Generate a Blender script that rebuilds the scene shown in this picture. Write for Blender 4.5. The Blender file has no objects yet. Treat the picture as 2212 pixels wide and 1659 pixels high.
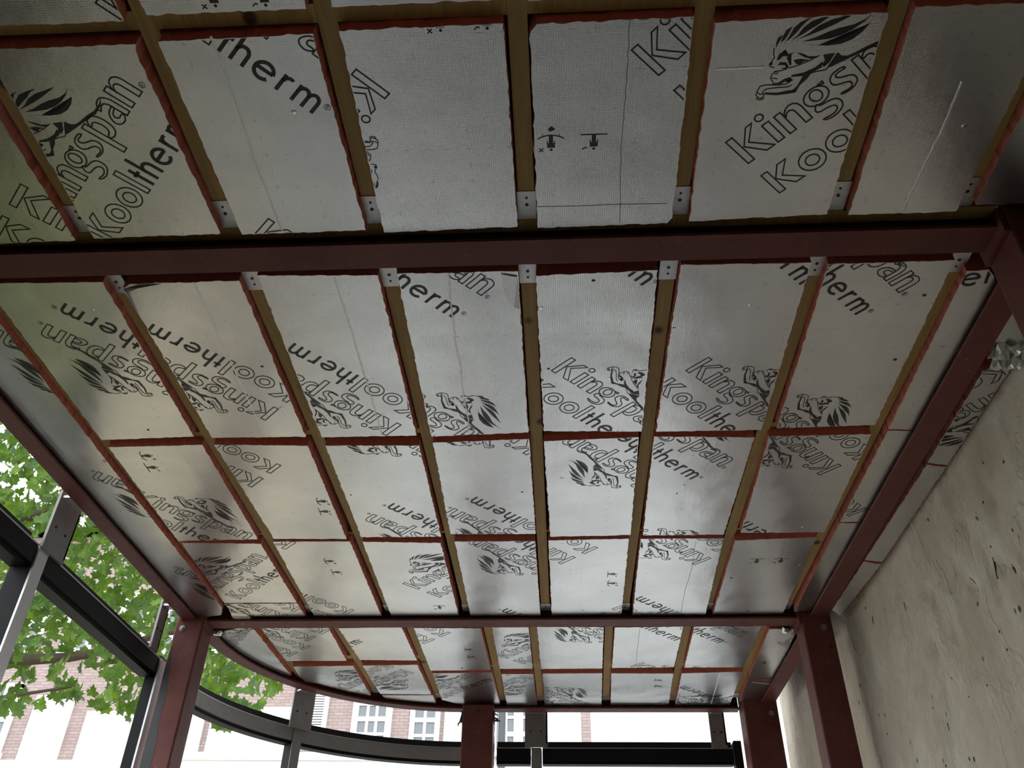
import bpy, bmesh, math, random
from mathutils import Vector, Matrix, noise
random.seed(11)
R = random.uniform
PI = math.pi
sc = bpy.context.scene
COL = sc.collection

# ---------------------------------------------------------------- camera, sky, exposure
CZ = 1.45                                   # eye height above the floor slab
F_PX, YAW, PIT, ROLL = 1852.12, -0.0644200, 0.6526777, 0.0197243
_f = Vector((math.sin(YAW)*math.cos(PIT), math.cos(YAW)*math.cos(PIT), math.sin(PIT)))
_r0 = _f.cross(Vector((0, 0, 1))).normalized(); _u0 = _r0.cross(_f)
_r = math.cos(ROLL)*_r0 + math.sin(ROLL)*_u0
_u = -math.sin(ROLL)*_r0 + math.cos(ROLL)*_u0
cam = bpy.data.cameras.new('camera'); cam.sensor_width = 36.0; cam.lens = 36.0*F_PX/2212.0
cam.clip_start = 0.02; cam.clip_end = 300
camo = bpy.data.objects.new('camera', cam); COL.objects.link(camo)
_m = Matrix((( _r.x, _u.x, -_f.x, 0), (_r.y, _u.y, -_f.y, 0), (_r.z, _u.z, -_f.z, CZ), (0, 0, 0, 1)))
camo.matrix_world = _m
sc.camera = camo
def to_px(p):                               # used only to rank leaves by how large they show
    d = Vector(p) - Vector((0, 0, CZ)); z = d.dot(_f)
    if z < .1: return None
    return (1106 + F_PX*d.dot(_r)/z, 829.5 - F_PX*d.dot(_u)/z, z)

w = bpy.data.worlds.new('overcast_sky'); sc.world = w; w.use_nodes = True
bg = w.node_tree.nodes['Background']; bg.inputs[0].default_value = (0.91, 0.96, 1.0, 1); bg.inputs[1].default_value = 1.0
vs = sc.view_settings; vs.view_transform = 'Standard'; vs.look = 'None'; vs.gamma = 1; vs.use_curve_mapping = False
vs.exposure = 1.8
sc.cycles.max_bounces = 10; sc.cycles.diffuse_bounces = 6; sc.cycles.glossy_bounces = 6

# ---------------------------------------------------------------- materials
MAT = {}
class NT:
    def __init__(s, name):
        m = bpy.data.materials.new(name); m.use_nodes = True; MAT[name] = m
        s.m = m; s.t = m.node_tree; s.b = s.t.nodes['Principled BSDF']; s.out = s.t.nodes['Material Output']
        g = s.t.nodes.new('ShaderNodeNewGeometry'); s.pos = g.outputs['Position']
    def n(s, typ, **kw):
        nd = s.t.nodes.new(typ)
        for k, v in kw.items():
            if k == 'ins':
                for i, x in v.items():
                    if hasattr(x, 'links') or hasattr(x, 'is_output'): s.t.links.new(x, nd.inputs[i])
                    else: nd.inputs[i].default_value = x
            else: setattr(nd, k, v)
        return nd
    def link(s, a, b): s.t.links.new(a, b)
    def math(s, op, a, b=0.0, c=None):
        ins = {0: a, 1: b}
        if c is not None: ins[2] = c
        return s.n('ShaderNodeMath', operation=op, ins=ins).outputs[0]
    def scale(s, v, sx, sy, sz): return s.n('ShaderNodeVectorMath', operation='MULTIPLY', ins={0: v, 1: (sx, sy, sz)}).outputs[0]
    def noise(s, scale, detail=4, rough=.55, vec=None, dist=0.0):
        return s.n('ShaderNodeTexNoise', ins={'Vector': vec or s.pos, 'Scale': scale, 'Detail': detail, 'Roughness': rough, 'Distortion': dist}).outputs['Fac']
    def ramp(s, fac, stops):
        nd = s.n('ShaderNodeValToRGB', ins={0: fac}); cr = nd.color_ramp
        while len(cr.elements) < len(stops): cr.elements.new(.5)
        for e, (p, c) in zip(cr.elements, stops):
            e.position = p; e.color = (*c, 1) if not isinstance(c, (int, float)) else (c, c, c, 1)
        return nd.outputs[0]
    def mix(s, fac, a, b):
        nd = s.n('ShaderNodeMix', data_type='RGBA')
        for i, x in ((0, fac), (6, a), (7, b)):
            if hasattr(x, 'is_output'): s.link(x, nd.inputs[i])
            else: nd.inputs[i].default_value = (*x, 1) if isinstance(x, tuple) else x
        return nd.outputs[2]
    def bump(s, h, dist, strength=1.0, prev=None):
        nd = s.n('ShaderNodeBump', ins={'Height': h, 'Distance': dist, 'Strength': strength, 'Filter Width': 2.0})
        if prev is not None: s.link(prev, nd.inputs['Normal'])
        return nd.outputs[0]
    def set(s, col=None, rough=None, metal=None, normal=None, **kw):
        for k, v in (('Base Color', col), ('Roughness', rough), ('Metallic', metal), ('Normal', normal), *kw.items()):
            if v is None: continue
            if hasattr(v, 'is_output'): s.link(v, s.b.inputs[k])
            else: s.b.inputs[k].default_value = (*v, 1) if isinstance(v, tuple) else v

def mats():
    t = NT('foil')
    sep = t.n('ShaderNodeSeparateXYZ', ins={0: t.pos}); x, y = sep.outputs[0], sep.outputs[1]
    def near(v, period, width):               # 1 close to multiples of period
        fr = t.math('PINGPONG', v, period/2)
        return t.math('LESS_THAN', fr, width)
    lx = t.math('MULTIPLY', near(x, .1, .0007), near(y, .05, .008))
    ly = t.math('MULTIPLY', near(y, .1, .0007), near(x, .05, .008))
    grid = t.math('MULTIPLY', t.math('MAXIMUM', lx, ly), t.ramp(t.noise(9, 3), [(.42, 0), (.6, 1)]))
    blot = t.noise(3.2, 5, .6)
    base = t.mix(t.ramp(blot, [(.35, 0), (.7, 1)]), (.60, .605, .605), (.70, .705, .705))
    smut = t.ramp(t.noise(26, 6, .7), [(.70, 0), (.86, .25)])
    base = t.mix(smut, base, (.42, .41, .40))
    base = t.mix(t.math('MULTIPLY', grid, .55), base, (.16, .16, .17))
    vor = t.n('ShaderNodeTexVoronoi', ins={'Vector': t.pos, 'Scale': 6.5, 'Randomness': 1.0})
    dent = t.ramp(vor.outputs['Distance'], [(.0, 1), (.045, 0)])
    b1 = t.bump(t.noise(2.6, 2, .5), .011)
    b2 = t.bump(t.noise(7, 1, .4, t.scale(t.pos, 1, .6, 1)), .0007, 1, b1)
    b2 = t.bump(t.noise(22, 3, .6, t.scale(t.pos, 1, .5, 1)), .0008, 1, b2)
    wv = t.math('ADD', t.math('SINE', t.math('MULTIPLY', x, 1150)), t.math('SINE', t.math('MULTIPLY', y, 1150)))
    b2 = t.bump(wv, .00005, 1, b2)
    b4 = t.bump(dent, .003, 1, b2)
    t.set(base, t.ramp(t.noise(4, 2), [(.3, .287), (.7, .325)]), 1.0, b4)
    t = NT('glint_crease_foil'); t.set(t.mix(t.noise(30), (.92, .92, .92), (.97, .97, .97)), .5, .35, t.bump(t.noise(120, 2), .001))  # near-white base stands in for glints along the creases
    t = NT('foam')
    n1 = t.noise(45, 5, .7)
    t.set(t.mix(n1, (.58, .17, .125), (.72, .27, .20)), .95, 0, t.bump(t.noise(160, 4, .7), .002))
    t = NT('print_ink'); t.set((.010, .010, .011), .42)
    t = NT('marker_line'); t.set((.05, .05, .05), .6)
    t = NT('wood')
    g = t.noise(9, 6, .65, t.scale(t.pos, 9, .35, 9), .6)
    g2 = t.noise(2.0, 3, .5)
    c = t.mix(t.ramp(g, [(.3, 0), (.7, 1)]), (.32, .205, .062), (.50, .345, .125))
    c = t.mix(t.ramp(g2, [(.35, 0), (.7, .55)]), c, (.33, .255, .085))
    kv = t.n('ShaderNodeTexVoronoi', ins={'Vector': t.scale(t.pos, 1, .8, .6), 'Scale': 4.6})
    c = t.mix(t.ramp(kv.outputs['Distance'], [(.05, 1), (.10, 0)]), c, (.07, .03, .012))
    t.set(c, .7, 0, t.bump(g, .0012))
    t = NT('red_steel')
    n1 = t.noise(5, 6, .65); n2 = t.noise(28, 6, .7, t.scale(t.pos, 1, 1, .5))
    c = t.mix(t.ramp(n1, [(.3, 0), (.7, 1)]), (.118, .033, .027), (.172, .056, .047))
    c = t.mix(t.ramp(n2, [(.58, 0), (.78, .42)]), c, (.28, .18, .16))
    c = t.mix(t.ramp(t.noise(70, 4, .6), [(.70, 0), (.76, .6)]), c, (.50, .40, .37))
    t.set(c, t.ramp(n2, [(.3, .45), (.7, .65)]), 0, t.bump(n2, .0008)); t.b.inputs['Specular IOR Level'].default_value = .22
    t = NT('black_paint'); t.set((.012, .013, .013), .5, 0, t.bump(t.noise(40), .001))
    t = NT('galvanised')
    n1 = t.noise(38, 4, .6)
    t.set(t.mix(n1, (.42, .43, .44), (.66, .67, .68)), .42, .85, t.bump(n1, .0004))
    t = NT('dark_screw'); t.set((.05, .045, .04), .5, .8)
    t = NT('aluminium')
    n1 = t.noise(14, 5, .6, t.scale(t.pos, 1, 1, .2))
    t.set(t.mix(n1, (.46, .45, .44), (.60, .59, .58)), t.ramp(n1, [(.3, .34), (.7, .5)]), .9, t.bump(n1, .0006))
    t = NT('bright_aluminium'); t.set((.78, .79, .81), .42, .25)
    t = NT('grey_plate')
    n1 = t.noise(20, 5, .6)
    t.set(t.mix(n1, (.20, .19, .185), (.30, .285, .275)), .5, .35, t.bump(n1, .0006))
    t = NT('black_frame')
    t.set(t.mix(t.noise(9), (.005, .0055, .006), (.009, .0095, .010)), .55, .0); t.b.inputs['Specular IOR Level'].default_value = .18
    t = NT('bolt_metal'); t.set(t.mix(t.noise(60), (.25, .25, .25), (.42, .42, .42)), .5, .8)
    t = NT('plaster')
    n1 = t.noise(1.7, 8, .62, t.scale(t.pos, 1, 1, .7)); n2 = t.noise(5, 8, .68, t.scale(t.pos, 1, 1, .7), .15); n3 = t.noise(30, 7, .7); n4 = t.noise(3.1, 6, .6, t.scale(t.pos, 1, 1.3, .5), .2)
    c = t.mix(t.ramp(n1, [(.32, 0), (.68, 1)]), (.54, .47, .37), (.70, .62, .52))
    c = t.mix(t.ramp(n2, [(.50, 0), (.66, .75)]), c, (.76, .70, .61))
    c = t.mix(t.ramp(n2, [(.30, .6), (.44, 0)]), c, (.40, .33, .24))
    c = t.mix(t.ramp(n4, [(.56, 0), (.72, .55)]), c, (.40, .36, .29))
    c = t.mix(t.ramp(n3, [(.64, 0), (.76, .5)]), c, (.26, .21, .15))
    vo = t.n('ShaderNodeTexVoronoi', ins={'Vector': t.scale(t.pos, 1, 1, .62), 'Scale': 13})
    pit = t.math('MULTIPLY', t.ramp(vo.outputs['Distance'], [(.06, 1), (.12, 0)]), t.ramp(t.noise(5, 2), [(.50, 0), (.56, 1)]))
    c = t.mix(pit, c, (.09, .06, .04))
    ridge = t.ramp(t.noise(2.4, 7, .62, t.scale(t.pos, 1, 1.1, .8), .3), [(.44, 0), (.50, 1), (.52, .4), (.6, .45)])
    b = t.bump(n2, .014); b = t.bump(ridge, .005, 1, b); b = t.bump(n3, .0035, 1, b); b = t.bump(pit, .012, -1.0, b)
    t.set(c, .92, 0, b)
    t = NT('chip_brown'); t.set(t.mix(t.noise(60), (.05, .035, .022), (.13, .09, .06)), .95)
    t = NT('concrete')
    t.set(t.mix(t.noise(2.2, 8, .65), (.27, .267, .258), (.38, .376, .362)), .9, 0, t.bump(t.noise(30, 6), .002))
    t = NT('pavement')
    t.set(t.mix(t.noise(.6, 8, .65), (.27, .265, .25), (.36, .355, .34)), .9, 0, t.bump(t.noise(20, 6), .004))
    t = NT('warm_paving'); t.set(t.mix(t.noise(1.1, 7, .6), (.235, .195, .13), (.315, .265, .185)), .9, 0, t.bump(t.noise(20, 6), .004))
    t = NT('hedge_leaf'); hv = t.noise(38, 4, .7); t.set(t.mix(t.ramp(hv, [(.35, 0), (.65, 1)]), (.05, .075, .012), (.20, .24, .045)), .7, 0, t.bump(hv, .03))
    t = NT('deck_board'); t.set(t.mix(t.noise(14, 6), (.14, .10, .06), (.22, .16, .10)), .9)
    t = NT('back_wall'); t.set(t.mix(t.noise(1.5, 7), (.20, .185, .16), (.27, .25, .22)), .93, 0, t.bump(t.noise(14, 6), .004))
    t = NT('bark'); t.set(t.mix(t.noise(22, 6, .65, t.scale(t.pos, 1, 1, .6)), (.055, .042, .028), (.13, .105, .075)), .95, 0, t.bump(t.noise(40, 6), .01))
    t = NT('leaf')
    hue = t.noise(5, 3, .7); oi = t.n('ShaderNodeObjectInfo').outputs['Random']
    c = t.mix(t.ramp(hue, [(.32, 0), (.68, 1)]), (.012, .046, .006), (.075, .165, .014))
    c2 = t.mix(t.ramp(t.noise(7, 2), [(.50, 0), (.66, 1)]), c, (.15, .25, .018))
    df = t.n('ShaderNodeBsdfPrincipled', ins={'Base Color': c2, 'Roughness': .45})
    tr = t.n('ShaderNodeBsdfTranslucent', ins={'Color': t.mix(.5, c2, (.17, .28, .018))})
    ms = t.n('ShaderNodeMixShader', ins={0: .45}); t.link(df.outputs[0], ms.inputs[1]); t.link(tr.outputs[0], ms.inputs[2])
    t.link(ms.outputs[0], t.out.inputs[0])
    t = NT('brick')
    v = t.n('ShaderNodeSeparateXYZ', ins={0: t.pos}); v2 = t.n('ShaderNodeCombineXYZ', ins={0: v.outputs[0], 1: v.outputs[2]}).outputs[0]
    br = t.n('ShaderNodeTexBrick', ins={'Vector': v2, 'Color1': (.33, .235, .215, 1), 'Color2': (.40, .30, .28, 1), 'Mortar': (.24, .20, .19, 1), 'Scale': 1.0, 'Mortar Size': .010, 'Brick Width': .24, 'Row Height': .078})
    t.set(br.outputs['Color'], .9, 0, t.bump(br.outputs['Fac'], .006, -1))
    t = NT('white_paint'); t.set(t.mix(t.noise(1.2, 6), (.74, .74, .73), (.84, .84, .83)), .6)
    t = NT('stucco'); t.set(t.mix(t.noise(1.0, 6), (.72, .715, .70), (.82, .815, .80)), .85)
    t = NT('cream_canvas'); t.set((.50, .42, .26), .9)
    t = NT('window_glass'); t.set((.13, .15, .16), .06, 0, None); t.b.inputs['Specular IOR Level'].default_value = .8
    t = NT('pipe_grey'); t.set((.06, .065, .07), .5)
    t = NT('slate'); t.set((.10, .105, .115), .8)
mats()

# ---------------------------------------------------------------- mesh helpers
class MB:
    def __init__(s): s.v = []; s.f = []; s.mi = []
    def add(s, vs, fs, mi=0):
        o = len(s.v); s.v += [tuple(p) for p in vs]
        for f in fs: s.f.append([i+o for i in f]); s.mi.append(mi)
        return s
    def box(s, x0, x1, y0, y1, z0, z1, mi=0):
        return s.add([(x0,y0,z0),(x1,y0,z0),(x1,y1,z0),(x0,y1,z0),(x0,y0,z1),(x1,y0,z1),(x1,y1,z1),(x0,y1,z1)],
                     [(0,3,2,1),(4,5,6,7),(0,1,5,4),(1,2,6,5),(2,3,7,6),(3,0,4,7)], mi)
    def prism(s, poly, z0, z1, mi=0, zt=None):   # poly in plan, extruded in z
        a = sum(p[0]*q[1]-q[0]*p[1] for p, q in zip(poly, poly[1:]+poly[:1]))
        if a < 0: poly = poly[::-1]
        n = len(poly); zt = zt or (lambda x, y: 0)
        vs = [(x, y, z0+zt(x, y)) for x, y in poly] + [(x, y, z1+zt(x, y)) for x, y in poly]
        return s.add(vs, [list(range(n))[::-1], list(range(n, 2*n))] + [(i, (i+1) % n, n+(i+1) % n, n+i) for i in range(n)], mi)
    def sweep(s, prof, path, mi=0, closed_caps=True):  # prof: (offset outward, z) list; path: (x, y, nx, ny)
        k = len(prof); o = len(s.v)
        for x, y, nx, ny in path:
            for a, z in prof: s.v.append((x+a*nx, y+a*ny, z))
        for i in range(len(path)-1):
            for j in range(k):
                s.f.append([o+i*k+j, o+i*k+(j+1) % k, o+(i+1)*k+(j+1) % k, o+(i+1)*k+j]); s.mi.append(mi)
        if closed_caps:
            s.f.append([o+j for j in range(k)]); s.mi.append(mi)
            s.f.append([o+(len(path)-1)*k+j for j in range(k)][::-1]); s.mi.append(mi)
        return s
    def tube(s, pts, rad, seg=8, mi=0):
        o = len(s.v); n = len(pts)
        for i, p in enumerate(pts):
            p = Vector(p); a = Vector(pts[max(0, i-1)]); b = Vector(pts[min(n-1, i+1)]); d = (b-a).normalized()
            e = d.orthogonal().normalized(); g = d.cross(e); r = rad[i] if isinstance(rad, (list, tuple)) else rad
            for k in range(seg):
                c = p + (e*math.cos(2*PI*k/seg)+g*math.sin(2*PI*k/seg))*r; s.v.append(tuple(c))
        for i in range(n-1):
            for k in range(seg):
                s.f.append([o+i*seg+k, o+i*seg+(k+1) % seg, o+(i+1)*seg+(k+1) % seg, o+(i+1)*seg+k]); s.mi.append(mi)
        s.f.append([o+k for k in range(seg)][::-1]); s.mi.append(mi); s.f.append([o+(n-1)*seg+k for k in range(seg)]); s.mi.append(mi)
        return s
ORG = {}
def obj(name, mb, mat, parent=None, smooth=False):
    me = bpy.data.meshes.new(name)
    if parent is None:
        xs, ys, zs = zip(*mb.v); og = Vector(((min(xs)+max(xs))/2, (min(ys)+max(ys))/2, min(zs)))
    else: og = ORG[parent.name]
    me.from_pydata([(x-og.x, y-og.y, z-og.z) for x, y, z in mb.v], [], mb.f)
    for m in (mat if isinstance(mat, (list, tuple)) else [mat]): me.materials.append(MAT[m])
    if any(mb.mi): me.polygons.foreach_set('material_index', mb.mi)
    if smooth: me.polygons.foreach_set('use_smooth', [True]*len(me.polygons))
    me.update()
    o = bpy.data.objects.new(name, me); COL.objects.link(o)
    if parent is None: o.location = og
    else: o.parent = parent
    ORG[o.name] = og
    return o
def thing(name, label, cat, loc, group=None):
    o = bpy.data.objects.new(name, None); o.empty_display_size = .05; COL.objects.link(o); o.location = loc
    ORG[o.name] = Vector(loc); return tag(o, label, cat, group)
def tag(o, label, cat=None, group=None):
    o['label'] = label
    if cat: o['category'] = cat
    if group: o['group'] = group
    return o
def struct(o, label=None):
    o['kind'] = 'structure'
    if label: o['label'] = label
    return o
def rrect(cx, cy, w, d, r=.012, k=4):
    pts = []
    for sx, sy, a0 in ((1, -1, -PI/2), (1, 1, 0), (-1, 1, PI/2), (-1, -1, PI)):
        for i in range(k+1):
            a = a0 + PI/2*i/k
            pts.append((cx+sx*(w/2-r)+r*math.cos(a), cy+sy*(d/2-r)+r*math.sin(a)))
    return pts
def cyl_y(mb, x, y0, y1, z, r, seg=10, mi=0): return mb.tube([(x, y0, z), (x, y1, z)], r, seg, mi)

ZB = CZ + 1.72        # underside of the foil boards
ZJ = CZ + 1.75        # underside of the joists
ZF = CZ + 1.70        # underside of the steel beams
ZR = CZ + 1.95        # underside of the roof deck

# ---------------------------------------------------------------- setting
struct(obj('floor', MB().box(-2.2, 1.46, -3.2, 5.95, -.12, 0), 'concrete'), 'bare grey concrete floor slab under the unfinished ceiling')
struct(obj('ground', MB().box(-60, 60, -40, 60, -.3, -.125), 'pavement'), 'pale paving of the street outside')
struct(obj('pavement', MB().box(-9.5, -2.21, -14, 13.5, -.124, -.02), 'warm_paving'), 'unseen sandy paving on the left, added to warm the foil reflections')  # added out of view, its sandy tint warms reflections in the left boards
def roof_outline(r, xl, yb):
    pts = [(1.452, -3.2), (1.452, 4.42+r)] + [(-.6+r*math.cos(a), 4.42+r*math.sin(a)) for a in [PI/2+PI/2*i/16 for i in range(17)]]
    return pts + [(xl, yb)]
struct(obj('ceiling', MB().prism(roof_outline(1.36, -1.96, -3.2), ZR, ZR+.06), 'deck_board'), 'roof deck above the timber joists')
GOUGE = [(3.40, 2.69, .035, .055, .022), (3.17, 2.69, .030, .075, .022), (2.95, 2.76, .05, .07, .022), (3.05, 2.82, .07, .09, .016), (2.70, 2.72, .035, .05, .018), (2.78, 2.70, .02, .07, .016), (3.3, 2.90, .06, .05, .014), (2.60, 2.60, .05, .10, .02), (3.25, 2.78, .03, .10, .016), (3.6, 2.75, .02, .14, .010), (2.85, 2.95, .05, .05, .014), (3.75, 2.5, .03, .2, .008), (2.6, 2.95, .05, .06, .012), (3.1, 2.35, .04, .05, .008)]
def wx(y, z):
    d = .009*noise.fractal(Vector((y*1.3, z*1.1, 3.3)), 1, 2, 5) + .006*noise.noise(Vector((y*5, z*2.6, 9.1)))
    for gy, gz, sy, sz, dp in GOUGE:
        q = ((y-gy)/sy)**2 + ((z-gz)/sz)**2
        if q < 6: d -= 1.25*dp*math.exp(-q)*(.75+.9*noise.noise(Vector((y*22, z*14, 0))))
    rg = math.exp(-(((y-2.95)/.42)**2+((z-2.80)/.22)**2))
    if rg > .01: d += rg*(.010*noise.fractal(Vector((y*11, z*6, 4)), 1, 2, 4)+.004*noise.noise(Vector((y*30, z*17, 1))))
    return 1.458-d
def plaster():
    mb = MB(); y0, y1, z0, z1, st = -3.2, 5.95, -.05, 3.62, .020
    ny, nz = int((y1-y0)/st), int((z1-z0)/st)
    for i in range(ny+1):
        for j in range(nz+1):
            y = y0+(y1-y0)*i/ny; z = z0+(z1-z0)*j/nz
            mb.v.append((wx(y, z), y, z))
    for i in range(ny):
        for j in range(nz):
            a = i*(nz+1)+j; mb.f.append([a, a+1, a+nz+2, a+nz+1]); mb.mi.append(0)
    mb.box(1.50, 1.7, y0, y1, z0, z1)
    return obj('wall_right', mb, 'plaster', smooth=True)
WR = struct(plaster(), 'old beige plastered wall, chipped and cracked, beside the red steel columns')
chips = [(2.946, 2.779, .006, .020, .2), (2.745, 2.73, .003, .055, -.22), (2.641, 2.68, .007, .024, .1), (2.855, 2.953, .007, .010, .3), (2.747, 2.922, .004, .012, .2), (2.667, 2.942, .004, .008, 0), (2.552, 2.775, .006, .009, 0), (3.924, 3.028, .006, .022, -.6), (3.984, 3.114, .009, .010, 0), (3.092, 3.104, .008, .010, .2), (2.58, 3.046, .004, .006, 0), (2.456, 2.972, .006, .006, 0), (2.957, 2.749, .012, .010, .5), (3.547, 2.937, .002, .030, 0), (2.84, 2.49, .005, .006, 0), (2.848, 2.553, .003, .006, 0), (3.042, 2.44, .004, .005, 0), (3.548, 2.515, .003, .005, 0), (3.313, 2.267, .007, .010, 0), (3.566, 2.305, .007, .007, 0), (4.095, 2.567, .005, .006, 0), (3.35, 2.277, .004, .008, .2), (3.2, 2.45, .003, .004, 0), (3.45, 2.42, .003, .02, 0), (3.3, 2.55, .003, .004, 0), (2.72, 2.80, .004, .006, 0), (5.1, 2.9, .012, .03, 0), (5.15, 2.65, .014, .04, .2), (5.1, 2.45, .010, .03, 0), (5.12, 3.02, .014, .05, -.2)]
for cy, cz, a, b, tl in chips:
    mb = MB(); n = 15; ring = []
    for i in range(n):
        th = 2*PI*i/n; k = .65+.55*noise.noise(Vector((math.cos(th)*1.6+cy*9, math.sin(th)*1.6+cz*7, 1)))+R(-.15, .15)
        u, v = a*math.cos(th)*k, b*math.sin(th)*k; ring.append((cy+u+v*tl, cz+v))
    mb.add([(wx(y, z)-.0018, y, z) for y, z in ring]+[(wx(y, z)+.030, y, z) for y, z in ring], [list(range(n))]+[(i, (i+1) % n, n+(i+1) % n, n+i) for i in range(n)])
    obj('plaster_chip', mb, 'chip_brown', WR)
struct(obj('wall_back', MB().box(-2.2, 1.45, -3.3, -3.2, 0, 3.62), 'back_wall'), 'plain wall behind the viewer')
struct(obj('blocker_left', MB().box(-2.2, -2.0, -3.2, 1.5, 0, 3.62), 'back_wall'), 'unseen plain wall on the left, added to block light from the near boards')  # added out of view to keep daylight off the near left boards

# ---------------------------------------------------------------- steel frame
def i_beam(name, label, axis, a0, a1, c, wid, zb, dep, tf=.010, tw=.008):
    mb = MB()
    for p, q, z0, z1 in ((-wid/2, wid/2, zb, zb+tf), (-wid/2, wid/2, zb+dep-tf, zb+dep), (-tw/2, tw/2, zb+tf, zb+dep-tf)):
        if axis == 'x': mb.box(a0, a1, c+p, c+q, z0, z1)
        else: mb.box(c+p, c+q, a0, a1, z0, z1)
    cx, cy = ((a0+a1)/2, c) if axis == 'x' else (c, (a0+a1)/2)
    t = thing(name, label, 'steel beam', (cx, cy, zb)); m = obj('beam_section', mb, 'red_steel', t)
    ends = MB()
    for a in (a0, a1):
        s = .012 if a == a0 else -.012
        lo, hi = min(a, a+s), max(a, a+s)
        ends2 = MB()
        if axis == 'x': ends2.box(lo, hi, c-wid/2-.02, c+wid/2+.02, zb-.035, zb+dep)
        else: ends2.box(c-wid/2-.008, c+wid/2+.008, lo, hi, zb-.004, zb+dep)
        obj('end_plate', ends2, 'red_steel', t)
    return t
YA, YB = 1.633, 4.245
i_beam('steel_beam', 'dark red steel beam crossing the ceiling nearest the viewer', 'x', -1.845, 1.168, YA, .090, ZF, .20)
i_beam('steel_beam', 'red steel beam crossing the ceiling between the two middle columns', 'x', -1.843, 1.198, YB, .094, ZF, .20)
i_beam('steel_beam', 'red steel edge beam along the right wall between near and middle columns', 'y', 1.706, 4.172, 1.287, .085, ZF, .20)
i_beam('steel_beam', 'short red steel edge beam along the right wall past the middle column', 'y', 4.322, 5.55, 1.287, .085, ZF, .20)
i_beam('steel_beam', 'red steel edge beam along the open left side towards the tree', 'y', 1.706, 4.172, -1.920, .070, ZF, .20)
i_beam('steel_beam', 'dark steel edge beam behind the near beam on the left', 'y', -3.1, 1.558, -1.920, .070, ZF, .20)
i_beam('steel_beam', 'dark steel edge beam behind the near beam by the plaster wall', 'y', -3.1, 1.558, 1.287, .085, ZF, .20)
# curved edge beam: quarter circle and straight run
def edge_path(r, n=28, x_end=1.13, y_start=4.322):
    pts = [(-.6-r, y_start, -1, 0)] if y_start < 4.42 else []
    for i in range(n+1):
        a = PI - PI/2*i/n
        pts.append((-.6+r*math.cos(a), 4.42+r*math.sin(a), math.cos(a), math.sin(a)))
    pts += [(x, 4.42+r, 0, 1) for x in (0, .6, x_end)]
    return pts
cb = thing('curved_steel_beam', 'curved red steel edge beam sweeping round the far end of the ceiling', 'steel beam', (-1.0, 5.5, ZF))
mb = MB()
mb.sweep([(0, ZF), (0, ZF+.010), (-.080, ZF+.010), (-.080, ZF)][::-1], edge_path(1.331))
mb.sweep([(-.030, ZF+.010), (-.030, ZF+.20), (-.040, ZF+.20), (-.040, ZF+.010)], edge_path(1.331))
mb.sweep([(0, ZF+.19), (0, ZF+.20), (-.080, ZF+.20), (-.080, ZF+.19)], edge_path(1.331))
obj('beam_section', mb, 'red_steel', cb)

def column(label, x0, x1, y0, y1, top, bolt=None, hole=None, extra=None):
    t = thing('steel_column', label, 'column', ((x0+x1)/2, (y0+y1)/2, 0))
    obj('shaft', MB().prism(rrect((x0+x1)/2, (y0+y1)/2, x1-x0, y1-y0, .010), .012, top), 'red_steel', t)
    obj('base_plate', MB().box(x0-.05, x1+.05, y0-.05, y1+.05, 0, .012), 'red_steel', t)
    if bolt:
        bx, bz = bolt
        b = obj('bolt', cyl_y(MB(), bx, y0-.014, y0+.01, bz, .011, 8), 'bolt_metal', t)
        obj('washer', cyl_y(MB(), bx, y0-.004, y0+.01, bz, .0155, 14), 'bolt_metal', b)
    if hole:
        hx, hz = hole
        obj('bolt_hole', cyl_y(MB(), hx, y0-.0012, y0+.02, hz, .009, 10), 'black_paint', t)
    return t
CT = ZF + .20
cML = column('red steel column on the left with a black painted edge, tree behind it', -1.986, -1.842, 4.175, 4.318, CT, (-1.945, CZ+1.655), (-1.93, CZ+1.555))
column('red steel column beside the plaster wall at the end of the far beam', 1.199, 1.345, 4.175, 4.318, CT, (1.30, CZ+1.645), (1.315, CZ+1.545))
column('dark red steel column at the right edge of the photo by the near beam', 1.170, 1.315, 1.560, 1.705, CT, None, (1.245, CZ+1.45))
cMC = column('red steel column in the middle of the far opening under the curved beam', -.636, -.438, 5.588, 5.735, ZF-.001, None, (-.535, CZ+1.66))
for sx in (-1, 1):
    mb = MB(); bx = -.537+sx*.106
    for k in range(5):
        a0 = Vector((bx, 5.60+R(0, .06), CZ+1.655-R(0, .05))); mb.tube([a0, a0+Vector((sx*R(.01, .04), R(-.02, .02), R(-.05, .015)))], [.006, .002], 5)
    mb.box(min(bx, bx-sx*.006), max(bx, bx-sx*.006), 5.595, 5.66, CZ+1.60, CZ+1.665)
    obj('tape_scrap', mb, 'black_paint', cMC)
column('dark red steel column at the far right corner next to the bright opening', 1.135, 1.345, 5.56, 5.735, CT, (1.298, CZ+1.64), (1.305, CZ+1.575))
column('red steel column outside the left frame edge under the near beam', -1.986, -1.842, 1.560, 1.705, CT)
# black paint down the left edge of the left column (ragged)
mb = MB(); zs = [CZ+1.56-.04*i for i in range(76)]; edge = [-1.986+.012+.034*min(1, i/6)+.008*noise.noise(Vector((0, 0, i*.7)))+(.012 if i > 10 else 0) for i in range(76)]
for i in range(75):
    mb.add([(-1.979, 4.1742, zs[i]), (edge[i], 4.1742, zs[i]), (edge[i+1], 4.1742, zs[i+1]), (-1.979, 4.1742, zs[i+1])], [(0, 3, 2, 1)])
obj('paint_patch', mb, 'black_paint', cML)['label'] = 'ragged strip of black paint'
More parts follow.
